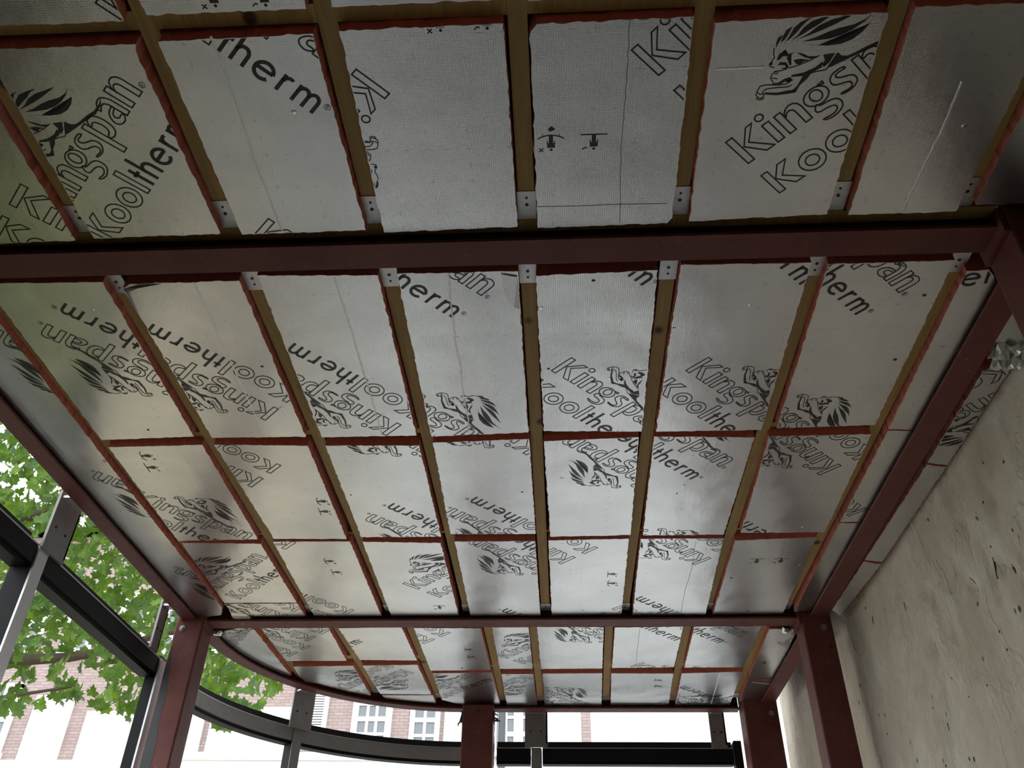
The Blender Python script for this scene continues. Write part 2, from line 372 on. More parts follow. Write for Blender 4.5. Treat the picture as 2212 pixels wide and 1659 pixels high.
# small clips and foil scraps at the beam ends
for lab, x, y in (('crumpled foil scrap stuffed beside the left column at the beam end', -1.82, 4.335), ('crumpled foil scrap stuffed beside the right column at the beam end', 1.165, 4.345)):
    mb = MB(); bm = bmesh.new(); bmesh.ops.create_icosphere(bm, subdivisions=2, radius=.022)
    for v in bm.verts: v.co = Vector((v.co.x*1.3, v.co.y*1.2, v.co.z*.9))*(1+.35*noise.noise(v.co*70)) + Vector((x, y, ZF-.004))
    mb.add([v.co for v in bm.verts], [[v.index for v in f.verts] for f in bm.faces]); bm.free()
    tag(obj('foil_scrap', mb, 'foil'), lab, 'foil scrap')

# ---------------------------------------------------------------- timber
ORD = ['first', 'second', 'third', 'fourth', 'fifth', 'sixth', 'seventh', 'eighth', 'ninth']
def hanger(j, x, ya, yb, holes):
    mb = MB(); wd = .0235
    mb.box(x-wd, x+wd, ya, yb, ZJ-.0022, ZJ-.0002)
    mb.box(x-wd-.0015, x-wd, ya, yb, ZJ-.0022, ZJ+.10); mb.box(x+wd, x+wd+.0015, ya, yb, ZJ-.0022, ZJ+.10)
    h = obj('joist_hanger', mb, 'galvanised', j)
    for hy, r in holes:
        obj('screw', MB().tube([(x, hy, ZJ-.0034), (x, hy, ZJ-.001)], r, 8), 'dark_screw', h)
def joist(x, y0, y1, label, group, hs, x1=None):
    t = thing('timber_joist', label, 'joist', ((x+(x1 or x))/2, (y0+y1)/2, ZJ), group)
    hw = .0215; xe = x if x1 is None else x1
    mb = MB(); n = 10
    for k in range(n+1):
        f = k/n; xx = x+(xe-x)*f; y = y0+(y1-y0)*f; wob = .0008*noise.noise(Vector((x*7, y*3, 0)))
        mb.v += [(xx-hw+wob, y, ZJ), (xx+hw+wob, y, ZJ), (xx+hw, y, ZR-.001), (xx-hw, y, ZR-.001)]
    for k in range(n):
        for q in range(4):
            mb.f.append([k*4+q, k*4+(q+1) % 4, (k+1)*4+(q+1) % 4, (k+1)*4+q]); mb.mi.append(0)
    mb.f += [[3, 2, 1, 0], [n*4, n*4+1, n*4+2, n*4+3]]; mb.mi += [0, 0]
    obj('beam_of_wood', mb, 'wood', t)
    for hx, ya, yb, holes in hs: hanger(t, hx, ya, yb, holes)
    return t
X1 = [-1.279, -.877, -.4795, -.0675, .3325, .7385, 1.065]
for i, x in enumerate(X1):
    joist(x, -3.1, 1.558, f'treated timber joist before the near beam, {ORD[i]} from the left', 'joists before the near beam', [(x, 1.462, 1.556, [(1.483, .0035), (1.506, .005)])])
X2 = [-1.683, -1.283, -.877, -.4745, -.0745, .326, .740, 1.131]
for i, x in enumerate(X2):
    hs = [(x, 1.692, 1.80, [(1.752, .005), (1.777, .0035)]), (x, 4.11, 4.196, [(4.135, .0035), (4.155, .005)])] if i else [(x, 1.692, 1.80, [(1.752, .005)])]
    joist(x, 1.690, 4.199, f'treated timber joist between the two cross beams, {ORD[i]} from the left', 'joists between the two cross beams', hs)
X3 = [(-1.616, -1.601, 5.24), (-1.2045, -1.180, 5.50), (-.8075, -.793, 5.60), (-.392, -.379, 5.662), (-.1465, -.137, 5.662), (.2535, .283, 5.662), (.665, .704, 5.662), (1.061, 1.094, 5.60)]
for i, (xa, xb, ye) in enumerate(X3):
    hs = [(xa, 4.296, 4.372, [])] + ([(xb, ye-.085, ye, [])] if i else [])
    joist(xa, 4.294, ye+.002, f'treated timber joist past the far beam, {ORD[i]} from the left', 'joists past the far beam', hs, xb)
tag(obj('timber_header', MB().box(-1.80, 1.165, 1.560, 1.602, ZJ, ZR-.001), 'wood'), 'long timber header carrying joist ends along the near steel beam', 'timber')
def nogs(xs, spans, rowlab, group, zb=ZJ):
    for i in range(len(xs)-1):
        sp = spans[i] if isinstance(spans, list) else spans
        if sp is None: continue
        tag(obj('timber_nogging', MB().box(xs[i]+.022, xs[i+1]-.022, sp[0], sp[1], zb, zb+.12), 'wood'), f'short timber nogging {rowlab}, {ORD[i]} from the left', 'nogging', group)
nogs([-1.70]+X1, (.936, .979), 'in the row at the top of the photo', 'noggings in the nearest row')
nogs(X2, (2.543, 2.572), 'in the first row past the near beam', 'noggings in the first row past the near beam', ZJ+.004)
nogs(X2, (3.334, 3.349), 'in the second row past the near beam', 'noggings in the second row past the near beam', ZJ+.004)
nogs([q[0]+.01 for q in X3], [(4.846, 4.905), (4.846, 4.90), (5.015, 5.04), (4.995, 5.05), (4.995, 5.05), (4.985, 5.05), (4.98, 5.04)], 'in the row past the far beam', 'noggings in the row past the far beam', ZJ+.004)

# ---------------------------------------------------------------- printed foil boards
DATA = {
'B':{"r0_0":[[-1.255,-0.62],[-0.91,-0.62],[-0.91,0.942],[-1.255,0.942]],"r0_1":[[-0.855,-0.62],[-0.51,-0.62],[-0.51,0.93],[-0.855,0.93]],"r0_2":[[-0.455,-0.62],[-0.094,-0.62],[-0.094,0.928],[-0.455,0.928]],"r0_3":[[-0.043,-0.62],[0.303,-0.62],[0.303,0.934],[-0.043,0.934]],"r0_4":[[0.352,-0.62],[0.706,-0.62],[0.706,0.941],[0.352,0.941]],"r0_5":[[0.766,-0.62],[1.037,-0.62],[1.037,0.938],[0.766,0.938]],"r0_6":[[1.092,-0.62],[1.232,-0.62],[1.232,0.938],[1.092,0.938]],"r1_0":[[-1.66,0.992],[-1.2929,0.9962],[-1.3086,1.1714],[-1.3049,1.56],[-1.5227,1.5655],[-1.66,1.568]],"r1_1":[[-1.2511,0.9935],[-0.9051,0.9939],[-0.9115,1.0249],[-0.899,1.5516],[-1.2527,1.5568]],"r1_2":[[-0.853,0.9907],[-0.5097,0.9871],[-0.5117,1.0297],[-0.5018,1.5534],[-0.8403,1.5555]],"r1_3":[[-0.4522,0.9831],[-0.0972,0.9806],[-0.0939,1.5566],[-0.455,1.5652]],"r1_4":[[-0.0254,0.9858],[0.3057,0.983],[0.3131,1.5407],[0.3016,1.5596],[-0.0405,1.5644],[-0.041,1.0095],[-0.0388,1.0021]],"r1_5":[[0.3512,0.9986],[0.7101,0.991],[0.7142,1.5451],[0.3581,1.5553]],"r1_6":[[0.7637,0.9822],[1.029,0.9838],[1.0512,1.1518],[1.0418,1.5468],[0.7688,1.5504]],"r1_7":[[1.0924,0.9846],[1.2323,0.9878],[1.3185,1.5298],[1.0852,1.5283],[1.09,1.2467]],"r2a_0":[[-1.6532,1.7138],[-1.3014,1.7227],[-1.3162,2.5249],[-1.6663,2.536]],"r2a_1":[[-1.2537,1.7494],[-1.2235,1.7332],[-0.9044,1.7334],[-0.9066,2.5368],[-1.251,2.5298]],"r2a_2":[[-0.8462,1.7148],[-0.5002,1.7274],[-0.5034,2.5367],[-0.8493,2.5385]],"r2a_3":[[-0.4449,1.722],[-0.1006,1.7254],[-0.102,2.5307],[-0.4508,2.5441]],"r2a_4":[[-0.0502,1.7439],[0.2914,1.7325],[0.3002,2.5367],[-0.0458,2.5265]],"r2a_5":[[0.3539,1.715],[0.7127,1.7211],[0.7204,2.5404],[0.3508,2.5382]],"r2a_6":[[0.7593,1.7264],[1.1015,1.7249],[1.1066,2.5232],[0.7716,2.5303]],"r2b_0":[[-1.6605,2.5825],[-1.3044,2.5802],[-1.3145,3.3264],[-1.6723,3.3317]],"r2b_1":[[-1.2576,2.5754],[-0.9132,2.5914],[-0.9232,3.3349],[-1.243,3.3279]],"r2b_2":[[-0.8482,2.5933],[-0.5034,2.6031],[-0.5079,3.3225],[-0.8569,3.3191]],"r2b_3":[[-0.4514,2.5893],[-0.1003,2.5753],[-0.0992,3.3017],[-0.4645,3.2936]],"r2b_4":[[-0.0472,2.5888],[0.2927,2.5717],[0.3057,3.3234],[-0.0364,3.3329]],"r2b_5":[[0.3471,2.5733],[0.7041,2.5867],[0.699,3.3237],[0.3589,3.3246]],"r2b_6":[[0.7559,2.5852],[1.1098,2.5779],[1.118,3.3123],[0.7692,3.3128]],"r2c_0":[[-1.6642,3.3496],[-1.3137,3.366],[-1.3167,4.0111],[-1.6874,4.0111]],"rb_0":[[-1.6879,4.0197],[-1.3166,4.0197],[-1.3173,4.1945],[-1.69,4.1771]],"r2c_1":[[-1.2531,3.3496],[-0.9125,3.3526],[-0.9201,4.191],[-1.2704,4.1861]],"r2c_2":[[-0.8584,3.3582],[-0.5161,3.3744],[-0.5205,4.1936],[-0.8697,4.1917]],"r2c_3":[[-0.4543,3.367],[-0.1033,3.3702],[-0.1018,4.1996],[-0.4586,4.1945]],"r2c_4":[[-0.0449,3.3628],[0.3007,3.3531],[0.3087,4.1994],[-0.0439,4.2004]],"r2c_5":[[0.3516,3.3628],[0.7044,3.362],[0.7312,4.2054],[0.3663,4.2242]],"r2c_6":[[0.7562,3.3803],[1.0957,3.3579],[1.1157,4.1872],[0.7695,4.2059]],"r3a_0":[[-1.8925,4.4911],[-1.8063,4.3848],[-1.7068,4.3339],[-1.6387,4.3412],[-1.6346,4.5008],[-1.632,4.7724],[-1.625,5.0865],[-1.6677,5.1194],[-1.7821,4.9166],[-1.8412,4.682]],"r3a_1":[[-1.5938,4.3418],[-1.2306,4.3374],[-1.2348,4.8361],[-1.5882,4.8408]],"r3a_2":[[-1.178,4.3471],[-0.8398,4.3386],[-0.8268,4.8394],[-1.1545,4.8254]],"r3a_3":[[-0.7753,4.3522],[-0.4219,4.3567],[-0.4143,4.9973],[-0.7712,5.0108]],"r3a_4":[[-0.3623,4.3447],[-0.1688,4.3471],[-0.1681,4.9833],[-0.359,4.9819]],"r3a_5":[[-0.1239,4.3477],[0.2246,4.3522],[0.2366,4.9751],[-0.1182,4.9836]],"r3a_6":[[0.2825,4.3529],[0.6366,4.3449],[0.6489,4.9657],[0.2928,4.9755]],"r3a_7":[[0.6939,4.3456],[1.0364,4.35],[1.0452,4.9685],[0.7072,4.9661]],"r3b_1":[[-1.5742,4.9338],[-1.2141,4.9209],[-1.2122,5.472],[-1.3468,5.3896],[-1.4999,5.239],[-1.5693,5.2044],[-1.5797,5.1199]],"r3b_2":[[-1.1595,4.9213],[-0.8365,4.9082],[-0.8213,5.4455],[-1.1464,5.4355]],"r3b_3":[[-0.7631,5.0551],[-0.4123,5.0452],[-0.4017,5.6524],[-0.6432,5.6619],[-0.7669,5.5567]],"r3b_4":[[-0.3546,5.0698],[-0.167,5.0709],[-0.1652,5.7167],[-0.3573,5.7166]],"r3b_5":[[-0.1122,5.0713],[0.2393,5.0614],[0.2536,5.7168],[-0.1097,5.7167]],"r3b_6":[[0.2925,5.0617],[0.6543,5.064],[0.6815,5.7345],[0.3134,5.7169]],"r3b_7":[[0.7028,5.0643],[1.0527,5.0388],[1.0682,5.7016],[0.7274,5.717]],"r3c_2":[[-1.1394,5.463],[-0.8148,5.4638],[-0.815,5.6328],[-1.1238,5.5279]],"ls_0":[[-1.7176,1.7681],[-1.6898,1.7691],[-1.7015,1.8947],[-1.7038,2.2096],[-1.711,2.9913],[-1.7139,4.063],[-1.7498,4.1579],[-1.9058,4.1986],[-1.9297,4.0952],[-1.9377,3.4951],[-1.9198,2.7011],[-1.902,2.2636],[-1.9022,1.9851]],"rs_0":[[1.1485,1.7695],[1.2089,1.7663],[1.2526,1.8211],[1.2573,2.5533],[1.1603,2.5476]],"rs_1":[[1.1612,2.5562],[1.2585,2.562],[1.253,3.23],[1.1624,3.2278]],"rs_2":[[1.1624,3.2358],[1.2543,3.242],[1.2727,4.1428],[1.1683,4.1645]],"rs_3":[[1.086,4.3885],[1.2289,4.3903],[1.2621,5.1442],[1.1028,5.1433]],"rs_4":[[1.1041,5.1679],[1.2656,5.177],[1.2661,5.5604],[1.1195,5.5973]],"ws_0":[[1.322,1.8963],[1.4178,1.8803],[1.4484,2.15],[1.3528,2.1652]],"ws_1":[[1.3641,2.2218],[1.4564,2.1871],[1.4488,2.7933],[1.3672,2.775]],"ws_2":[[1.3687,2.7847],[1.4498,2.8063],[1.4402,3.6052],[1.3577,3.5849]],"ws_3":[[1.3574,3.5989],[1.4408,3.6286],[1.4058,4.215],[1.3476,4.1439]]},
'PR':[["r1_5",0.4831,1.3723,45,"all"],["r1_4",0.2433,1.1194,45,"all"],["r1_1",-1.3023,1.4762,45,"all"],["r1_0",-1.4227,1.4276,-45,"all"],["r1_2",-0.8253,0.7313,-45,"all"],["r1_2",-0.8174,1.5674,-45,"all"],["r1_3",-0.4333,1.0761,225,"all"],["r2a_0",-1.1884,2.2612,135,"all"],["r2a_1",-0.9605,2.3626,135,"all"],["r2a_2",-0.5488,2.4686,135,"all"],["r2a_3",-0.5767,1.4556,-45,"all"],["r2a_3",-0.5818,2.3003,-45,"all"],["r2a_4",-0.0139,2.1793,-45,"all"],["r2a_4",-0.0151,1.3385,-45,"all"],["r2a_5",0.4177,2.1909,-45,"all"],["r2a_5",0.4341,1.3529,-45,"all"],["r2a_6",0.6224,2.3459,-45,"all"],["r2a_6",0.6239,1.4853,-45,"all"],["r2b_0",-1.7322,2.9634,-45,"all"],["r2b_1",-1.1454,2.819,135,"all"],["r2b_2",-0.4015,3.4804,135,"all"],["r2b_2",-0.3971,2.6591,135,"all"],["r2b_3",-0.0491,2.6157,135,"all"],["r2b_3",-0.0587,3.4368,135,"all"],["r2b_4",0.4255,2.9124,135,"all"],["r2b_5",0.2427,2.4155,-45,"all"],["r2b_5",0.2364,3.2792,-45,"all"],["r2b_6",1.0567,2.7858,135,"all"],["r2b_6",1.0325,3.6465,135,"all"],["r2c_0",-1.6873,3.8708,45,"all"],["rb_0",-1.4015,4.1632,135,"all"],["r2c_1",-1.1549,3.3606,135,"all"],["r2c_1",-1.1418,4.2024,135,"all"],["r2c_2",-0.6842,3.861,45,"all"],["r2c_3",0.0122,3.697,135,"all"],["r2c_3",0.0002,4.5523,135,"all"],["r2c_4",0.0722,3.5312,135,"all"],["r2c_4",0.2586,4.1161,-45,"all"],["r2c_5",0.6763,3.5527,135,"all"],["r2c_5",0.6634,4.4161,135,"all"],["r3a_0",-1.9655,4.5792,55,"all"],["r3a_1",-1.4867,4.7017,135,"all"],["r3a_1",-1.3271,4.4664,135,"all"],["r3a_2",-1.5408,4.8136,45,"all"],["r3a_3",-0.6844,4.5134,135,"all"],["r3a_4",-0.3109,4.8063,45,"all"],["r3a_5",0.3472,4.5609,135,"all"],["r3a_6",0.3428,4.0905,-45,"all"],["r3a_6",0.3981,4.9484,-45,"all"],["r3a_7",0.5796,4.127,-45,"all"],["r3a_7",0.5772,4.9587,-45,"all"],["r3b_1",-1.3577,5.3715,45,"all"],["r3b_2",-0.9423,4.9833,225,"all"],["r3b_3",-0.8696,5.4503,45,"all"],["r3b_4",-0.2369,5.0908,225,"all"],["r3b_5",-0.2232,5.3224,-45,"all"],["r3b_6",0.6113,5.606,-45,"all"],["r3b_7",1.0118,5.7392,135,"all"],["r3b_7",0.8023,5.8265,45,"all"],["rs_0",0.7908,1.7454,8,"all"],["rs_1",1.1461,3.2148,135,"all"],["rs_3",1.2281,4.6485,45,"all"],["ls_0",-1.3853,2.2528,135,"all"],["ls_0",-1.4112,3.1172,135,"all"],["ls_0",-1.3969,3.9646,135,"all"],["ws_1",1.5024,2.284,225,"all"],["r0_0",-0.9908,0.8601,45,"all"]],
'IC':[["r2a_5",0.3256,1.8708,0],["r2a_5",0.3333,1.9886,0],["r1_4",-0.0006,1.2802,0],["r1_4",0.1024,1.2805,0],["r1_3",-0.2326,0.959,0],["r1_3",-0.1321,0.9583,0],["r0_1",-0.7,0.8828,0],["r0_1",-0.5933,0.8856,0],["r2b_0",-1.5525,2.6458,90],["r2b_0",-1.5636,2.7276,90],["r2b_1",-0.9661,3.0022,90],["r2b_1",-0.976,3.0863,90],["r2c_1",-1.0588,3.546,90],["r2c_1",-1.0503,3.6631,90],["r2c_2",-0.6056,4.0682,0],["r2c_4",0.2316,3.7071,90],["r2c_4",0.2354,3.8086,90],["r2c_6",0.8833,3.5707,0],["r2c_6",0.9888,3.5682,0],["r3a_3",-0.5247,4.666,90],["r3a_3",-0.5199,4.7822,90],["r3b_6",0.5654,5.1815,90],["r3b_6",0.5743,5.2913,90],["rs_3",1.1498,4.8781,0]],
'CR':[["r1_2","w",[[-0.7338,0.9828],[-0.7284,1.1108],[-0.7344,1.3334],[-0.7271,1.5465]]],["r2a_1","w",[[-1.0379,1.7342],[-1.0414,1.9586],[-1.0485,2.2693],[-1.0526,2.5057]]],["r2a_2","w",[[-0.6262,1.7303],[-0.6246,1.9729],[-0.6244,2.2826],[-0.6277,2.5271]]],["r2a_3","w",[[-0.2985,1.7237],[-0.3037,1.8187],[-0.3059,1.9409],[-0.3103,2.0502],[-0.306,2.1673],[-0.3123,2.2925],[-0.3074,2.4413],[-0.3141,2.5128]]],["r1_6","w",[[0.9207,1.1625],[0.9197,1.3046],[0.9083,1.4567],[0.905,1.5399]]],["r3b_7","w",[[0.9254,5.0538],[0.9373,5.3619],[0.9476,5.6347]]],["r1_5","w",[[0.367,1.109],[0.4127,1.1086],[0.4734,1.1078]]],["r1_4","b",[[0.1709,0.987],[0.1723,1.1607],[0.1687,1.3277],[0.1772,1.5548]]],["r1_4","b",[[-0.0402,1.4907],[0.0679,1.4918],[0.1753,1.4898],[0.2942,1.4914]]],["r2c_5","b",[[0.5897,3.3896],[0.6023,3.6409],[0.598,3.8936],[0.6048,4.1739]]],["r3a_6","b",[[0.4133,4.3673],[0.4273,4.9486]]],["rs_4","w",[[1.1383,5.2261],[1.2538,5.2602]]]],
'HO':[["r1_4",0.0009,1.2526,0.008],["r2a_4",0.1125,1.7685,0.006],["r2a_4",-0.0227,2.1693,0.006],["r2a_0",-1.467,2.4758,0.006],["r2a_1",-0.9502,2.1269,0.005],["r2a_6",1.069,2.1581,0.008],["r2a_6",1.0641,1.8638,0.006],["r2c_6",0.7966,3.7576,0.006],["r2c_6",0.935,4.1494,0.006],["r3a_3",-0.5802,4.9646,0.007],["r2b_3",-0.1415,2.9493,0.005],["r2b_2",-0.8272,2.9537,0.004],["r1_7",1.1329,1.473,0.012],["r2c_5",0.5533,3.2582,0.004],["r3b_5",0.0765,5.6721,0.006],["r2b_5",0.4674,2.9757,0.004]]}
LION = {"P":[[[0.2243,0.2133],[0.2322,0.2231],[0.2411,0.2289],[0.2514,0.2282],[0.2458,0.223],[0.2376,0.2201],[0.2298,0.2159]],[[0.2381,0.2153],[0.25,0.2247],[0.2634,0.231],[0.2769,0.2294],[0.269,0.2248],[0.2579,0.2191],[0.2469,0.2155]],[[0.2477,0.21],[0.2595,0.2147],[0.2773,0.2237],[0.2944,0.2248],[0.3172,0.2161],[0.3036,0.2172],[0.2883,0.2145],[0.2739,0.2109],[0.2569,0.2089]],[[0.2572,0.2034],[0.273,0.2034],[0.292,0.2095],[0.3118,0.209],[0.3307,0.2002],[0.3568,0.1849],[0.339,0.1912],[0.3193,0.1924],[0.3006,0.1956],[0.28,0.1983]],[[0.2684,0.1949],[0.2908,0.1897],[0.3157,0.1893],[0.3401,0.182],[0.3657,0.1676],[0.3913,0.1544],[0.3669,0.1609],[0.342,0.1671],[0.3177,0.1751],[0.2927,0.1847]],[[0.272,0.183],[0.2963,0.1708],[0.3209,0.1627],[0.3445,0.1514],[0.3678,0.137],[0.3901,0.1305],[0.4109,0.1323],[0.3853,0.1274],[0.3596,0.1292],[0.3364,0.136],[0.3153,0.1467],[0.2965,0.1614]],[[0.2701,0.1774],[0.2901,0.1506],[0.3102,0.1339],[0.3342,0.124],[0.3616,0.1185],[0.3915,0.1155],[0.3706,0.1096],[0.3481,0.1097],[0.3244,0.1181],[0.3039,0.1346],[0.2872,0.1553]],[[0.3099,0.1027],[0.3106,0.0916],[0.3196,0.0817],[0.3372,0.0764],[0.3606,0.0715],[0.3876,0.0633],[0.4149,0.0616],[0.4363,0.065],[0.4152,0.057],[0.3835,0.056],[0.3585,0.0627],[0.3413,0.0685],[0.3235,0.0732],[0.3003,0.0795],[0.2796,0.0853],[0.2726,0.0897],[0.2884,0.0947]],[[0.2843,0.1233],[0.3042,0.1081],[0.284,0.0973],[0.2687,0.0963],[0.2699,0.1051],[0.2795,0.1088]],[[0.1929,0.1916],[0.2006,0.189],[0.1964,0.1842],[0.1909,0.1859]],[[0.2025,0.174],[0.2109,0.1769],[0.2198,0.1659],[0.2176,0.1541],[0.2113,0.1551],[0.2138,0.1626],[0.2083,0.1699]],[[0.2076,0.1862],[0.2198,0.1948],[0.2363,0.1942],[0.2269,0.1914],[0.2341,0.1802],[0.2457,0.1744],[0.231,0.1756],[0.2232,0.185],[0.2143,0.1834]],[[0.2263,0.1755],[0.2386,0.1752],[0.2286,0.1696],[0.223,0.1527],[0.2209,0.1558]],[[0.2484,0.1714],[0.2569,0.1561],[0.2609,0.1431],[0.2774,0.1268],[0.2612,0.134],[0.253,0.15]],[[0.2332,0.1601],[0.2452,0.1514],[0.2568,0.1344],[0.2466,0.1402],[0.2371,0.1408],[0.2323,0.1469]],[[0.2066,0.1328],[0.2314,0.1167],[0.2547,0.1093],[0.2743,0.1101],[0.2661,0.099],[0.2478,0.1024],[0.2261,0.1124]],[[0.1745,0.1366],[0.1915,0.1351],[0.2041,0.1291],[0.2051,0.118],[0.1953,0.1186],[0.205,0.1236],[0.1902,0.1288],[0.1797,0.1291]],[[0.224,0.1102],[0.2414,0.103],[0.2271,0.0978],[0.2077,0.0958],[0.1907,0.0864],[0.1868,0.0972],[0.202,0.0983]],[[0.1429,0.1383],[0.161,0.1168],[0.1793,0.1053],[0.1946,0.0924],[0.1903,0.0868],[0.1746,0.0983],[0.1577,0.1119],[0.1403,0.1336]]],"L":[[[[0.2217,0.216],[0.2124,0.2038],[0.2089,0.1954],[0.1997,0.1922],[0.1922,0.1906],[0.1891,0.1842],[0.1946,0.1746]],0.0015],[[[0.2042,0.1615],[0.2203,0.1476],[0.2393,0.1385],[0.2599,0.1319],[0.2791,0.1276]],0.0018],[[[0.1872,0.167],[0.2014,0.1574],[0.2109,0.1525]],0.0015],[[[0.2074,0.1283],[0.2276,0.1108],[0.2511,0.0988],[0.2688,0.0867],[0.3086,0.1041]],0.0015],[[[0.1916,0.1654],[0.1813,0.1645],[0.1731,0.1583],[0.1718,0.1488],[0.1693,0.1423],[0.1793,0.1341]],0.002],[[[0.1855,0.1612],[0.1939,0.1575]],0.0015],[[[0.1761,0.1569],[0.1831,0.1465]],0.0015],[[[0.1456,0.1587],[0.1566,0.1523],[0.1768,0.1304],[0.1894,0.1204],[0.2,0.1209]],0.002],[[[0.1433,0.1426],[0.1522,0.1422],[0.169,0.1286],[0.1847,0.1134],[0.1962,0.1093]],0.002],[[[0.1456,0.1587],[0.1343,0.1534],[0.126,0.1473],[0.1248,0.1381],[0.1294,0.1303],[0.1377,0.1327],[0.1414,0.1447]],0.002],[[[0.121,0.1394],[0.1237,0.1299],[0.1301,0.1267],[0.1354,0.1285]],0.0015],[[[0.132,0.1502],[0.1333,0.1412],[0.138,0.138]],0.0015]]}
def chaikin(p, n=2):
    for _ in range(n):
        q = []
        for a, b in zip(p, p[1:]+p[:1]): q += [(a[0]*.75+b[0]*.25, a[1]*.75+b[1]*.25), (a[0]*.25+b[0]*.75, a[1]*.25+b[1]*.75)]
        p = q
    return p
def circ(cx, cy, rx, ry=None, n=28): return [(cx+rx*math.cos(2*PI*i/n), cy+(ry or rx)*math.sin(2*PI*i/n)) for i in range(n)]
def rect(a, b, c, d): return [(a, b), (c, b), (c, d), (a, d)]
def _off(p, i, w, closed):
    n = len(p)
    a = p[(i-1) % n] if closed or i > 0 else None; b = p[(i+1) % n] if closed or i < n-1 else None
    def nrm(u, v):
        dx, dy = v[0]-u[0], v[1]-u[1]; L = math.hypot(dx, dy) or 1e-9; return (-dy/L, dx/L)
    if a is None: nx, ny = nrm(p[i], b)
    elif b is None: nx, ny = nrm(a, p[i])
    else:
        m1, m2 = nrm(a, p[i]), nrm(p[i], b); nx, ny = m1[0]+m2[0], m1[1]+m2[1]; L = math.hypot(nx, ny)
        if L < .3: nx, ny = m1
        else:
            nx, ny = nx/L, ny/L; c = max(.45, nx*m1[0]+ny*m1[1]); nx /= c; ny /= c
    return (p[i][0]+nx*w/2, p[i][1]+ny*w/2), (p[i][0]-nx*w/2, p[i][1]-ny*w/2)
def ribbon(out, p, w, closed):
    n = len(p); pr = [_off(p, i, w, closed) for i in range(n)]
    for i in range(n if closed else n-1):
        a, b = pr[i], pr[(i+1) % n]; out.append([a[0], b[0], b[1], a[1]])
def arc(cx, cy, rx, ry, a0, a1, n=10): return [(cx+rx*math.cos(math.radians(a0+(a1-a0)*i/n)), cy+ry*math.sin(math.radians(a0+(a1-a0)*i/n))) for i in range(n+1)]
def stamp():
    o = []; lw = .0037
    ol = lambda p: ribbon(o, p, lw, True)
    nn = [(.1365, .044), (.1400, .0565), (.149, .0655), (.159, .069), (.169, .067), (.1765, .060), (.1793, .048), (.1793, 0), (.1621, 0), (.1621, .042), (.160, .0515), (.1531, .0563), (.145, .054), (.139, .047)]
    ol(rect(0, 0, .018, .0913)); ol([(.0223, .0484), (.0568, .0913), (.0738, .0913), (.0378, .0515), (.0764, 0), (.0541, 0)])
    ol(rect(.0858, 0, .104, .067)); ol(circ(.0945, .0908, .0098))
    ol(rect(.119, 0, .136, .067)); ol(nn)
    ol(circ(.2165, .0435, .0288, .0248)); ol(circ(.2172, .0455, .0135, .0165)); ol([(.232, .0662), (.2471, .0685), (.2464, .0610)])
    ol(chaikin([(.2044, .0249), (.1934, .0126), (.1954, .0006), (.2198, -.0015), (.2348, -.0082), (.2333, -.021), (.2166, -.0274), (.193, -.0214), (.1978, -.0292), (.2187, -.0345), (.2426, -.0264), (.2504, -.0108), (.2463, .0056), (.2287, .0128), (.2092, .0148), (.207, .020)], 1))
    ol(chaikin([(.3013, .0585), (.2974, .0672), (.272, .0679), (.2599, .0583), (.2569, .0433), (.2662, .0332), (.286, .0254), (.2909, .0155), (.2833, .0053), (.258, .0094), (.2609, .0039), (.287, .0012), (.305, .0138), (.3032, .0339), (.2818, .0437), (.2725, .0538), (.2775, .0619)], 1))
    ol(rect(.319, -.037, .336, .0665))
    ol(chaikin([(.336, .052), (.344, .063), (.356, .0675), (.368, .064), (.377, .050), (.3785, .034), (.3755, .015), (.366, .002), (.352, -.002), (.340, .001), (.336, .008), (.344, .011), (.354, .013), (.360, .022), (.3615, .036), (.358, .049), (.350, .054), (.341, .050)], 1))
    ol([(.4285, 0), (.4440, 0), (.4440, .045), (.440, .058), (.4319, .0667), (.4200, .0685), (.4097, .0657), (.3963, .0568), (.399, .050), (.412, .056), (.422, .054), (.428, .045)])
    ol(chaikin([(.4285, .038), (.410, .036), (.398, .030), (.3872, .0136), (.392, .002), (.404, -.003), (.416, -.002), (.4285, .008), (.420, .012), (.410, .010), (.4035, .016), (.407, .025), (.418, .029), (.4285, .030)], 1))
    ol(rect(.457, 0, .474, .067)); ol([(x+.336, y) for x, y in nn])
    ribbon(o, circ(.5322, .008, .0075, n=14), .0012, True); ribbon(o, [(.5295, .0035), (.5295, .0125), (.534, .0115), (.5335, .008), (.5295, .008), (.5345, .0035)], .0011, False)
    first = list(o); o.clear()
    b = -.1345; S = lambda p: [(x, y+b) for x, y in p]
    ol(S(rect(-.0015, 0, .016, .080))); ol(S([(.0185, .046), (.0447, .080), (.0691, .080), (.0354, .0432), (.0714, 0), (.0472, 0), (.0255, .0330)]))
    for cx in (.112, .187): ol(S(circ(cx, .0295, .0325))); ol(S(circ(cx, .029, .0168)))
    ol(S(rect(.2325, 0, .249, .090)))
    sw = .0092; st = lambda p: ribbon(o, S(p), sw, False)
    st([(.272, 0), (.272, .068)]); st([(.262, .0465), (.285, .0465)])
    st([(.2985, 0), (.2985, .088)]); st([(.2985, .030)]+arc(.3125, .031, .0145, .017, 170, 0)+[(.327, 0)])
    st(arc(.370, .024, .0215, .0225, 5, 315, 24)); st([(.349, .0265), (.3915, .0265)])
    st([(.4135, 0), (.4135, .050)]); st([(.4135, .030)]+arc(.4275, .030, .0135, .0165, 170, 62))
    st([(.4535, 0), (.4535, .050)]); st([(.4535, .030)]+arc(.4667, .031, .0132, .0165, 170, 0)+[(.4799, 0)]); st([(.4799, .030)]+arc(.493, .031, .0132, .0165, 170, 0)+[(.5062, 0)])
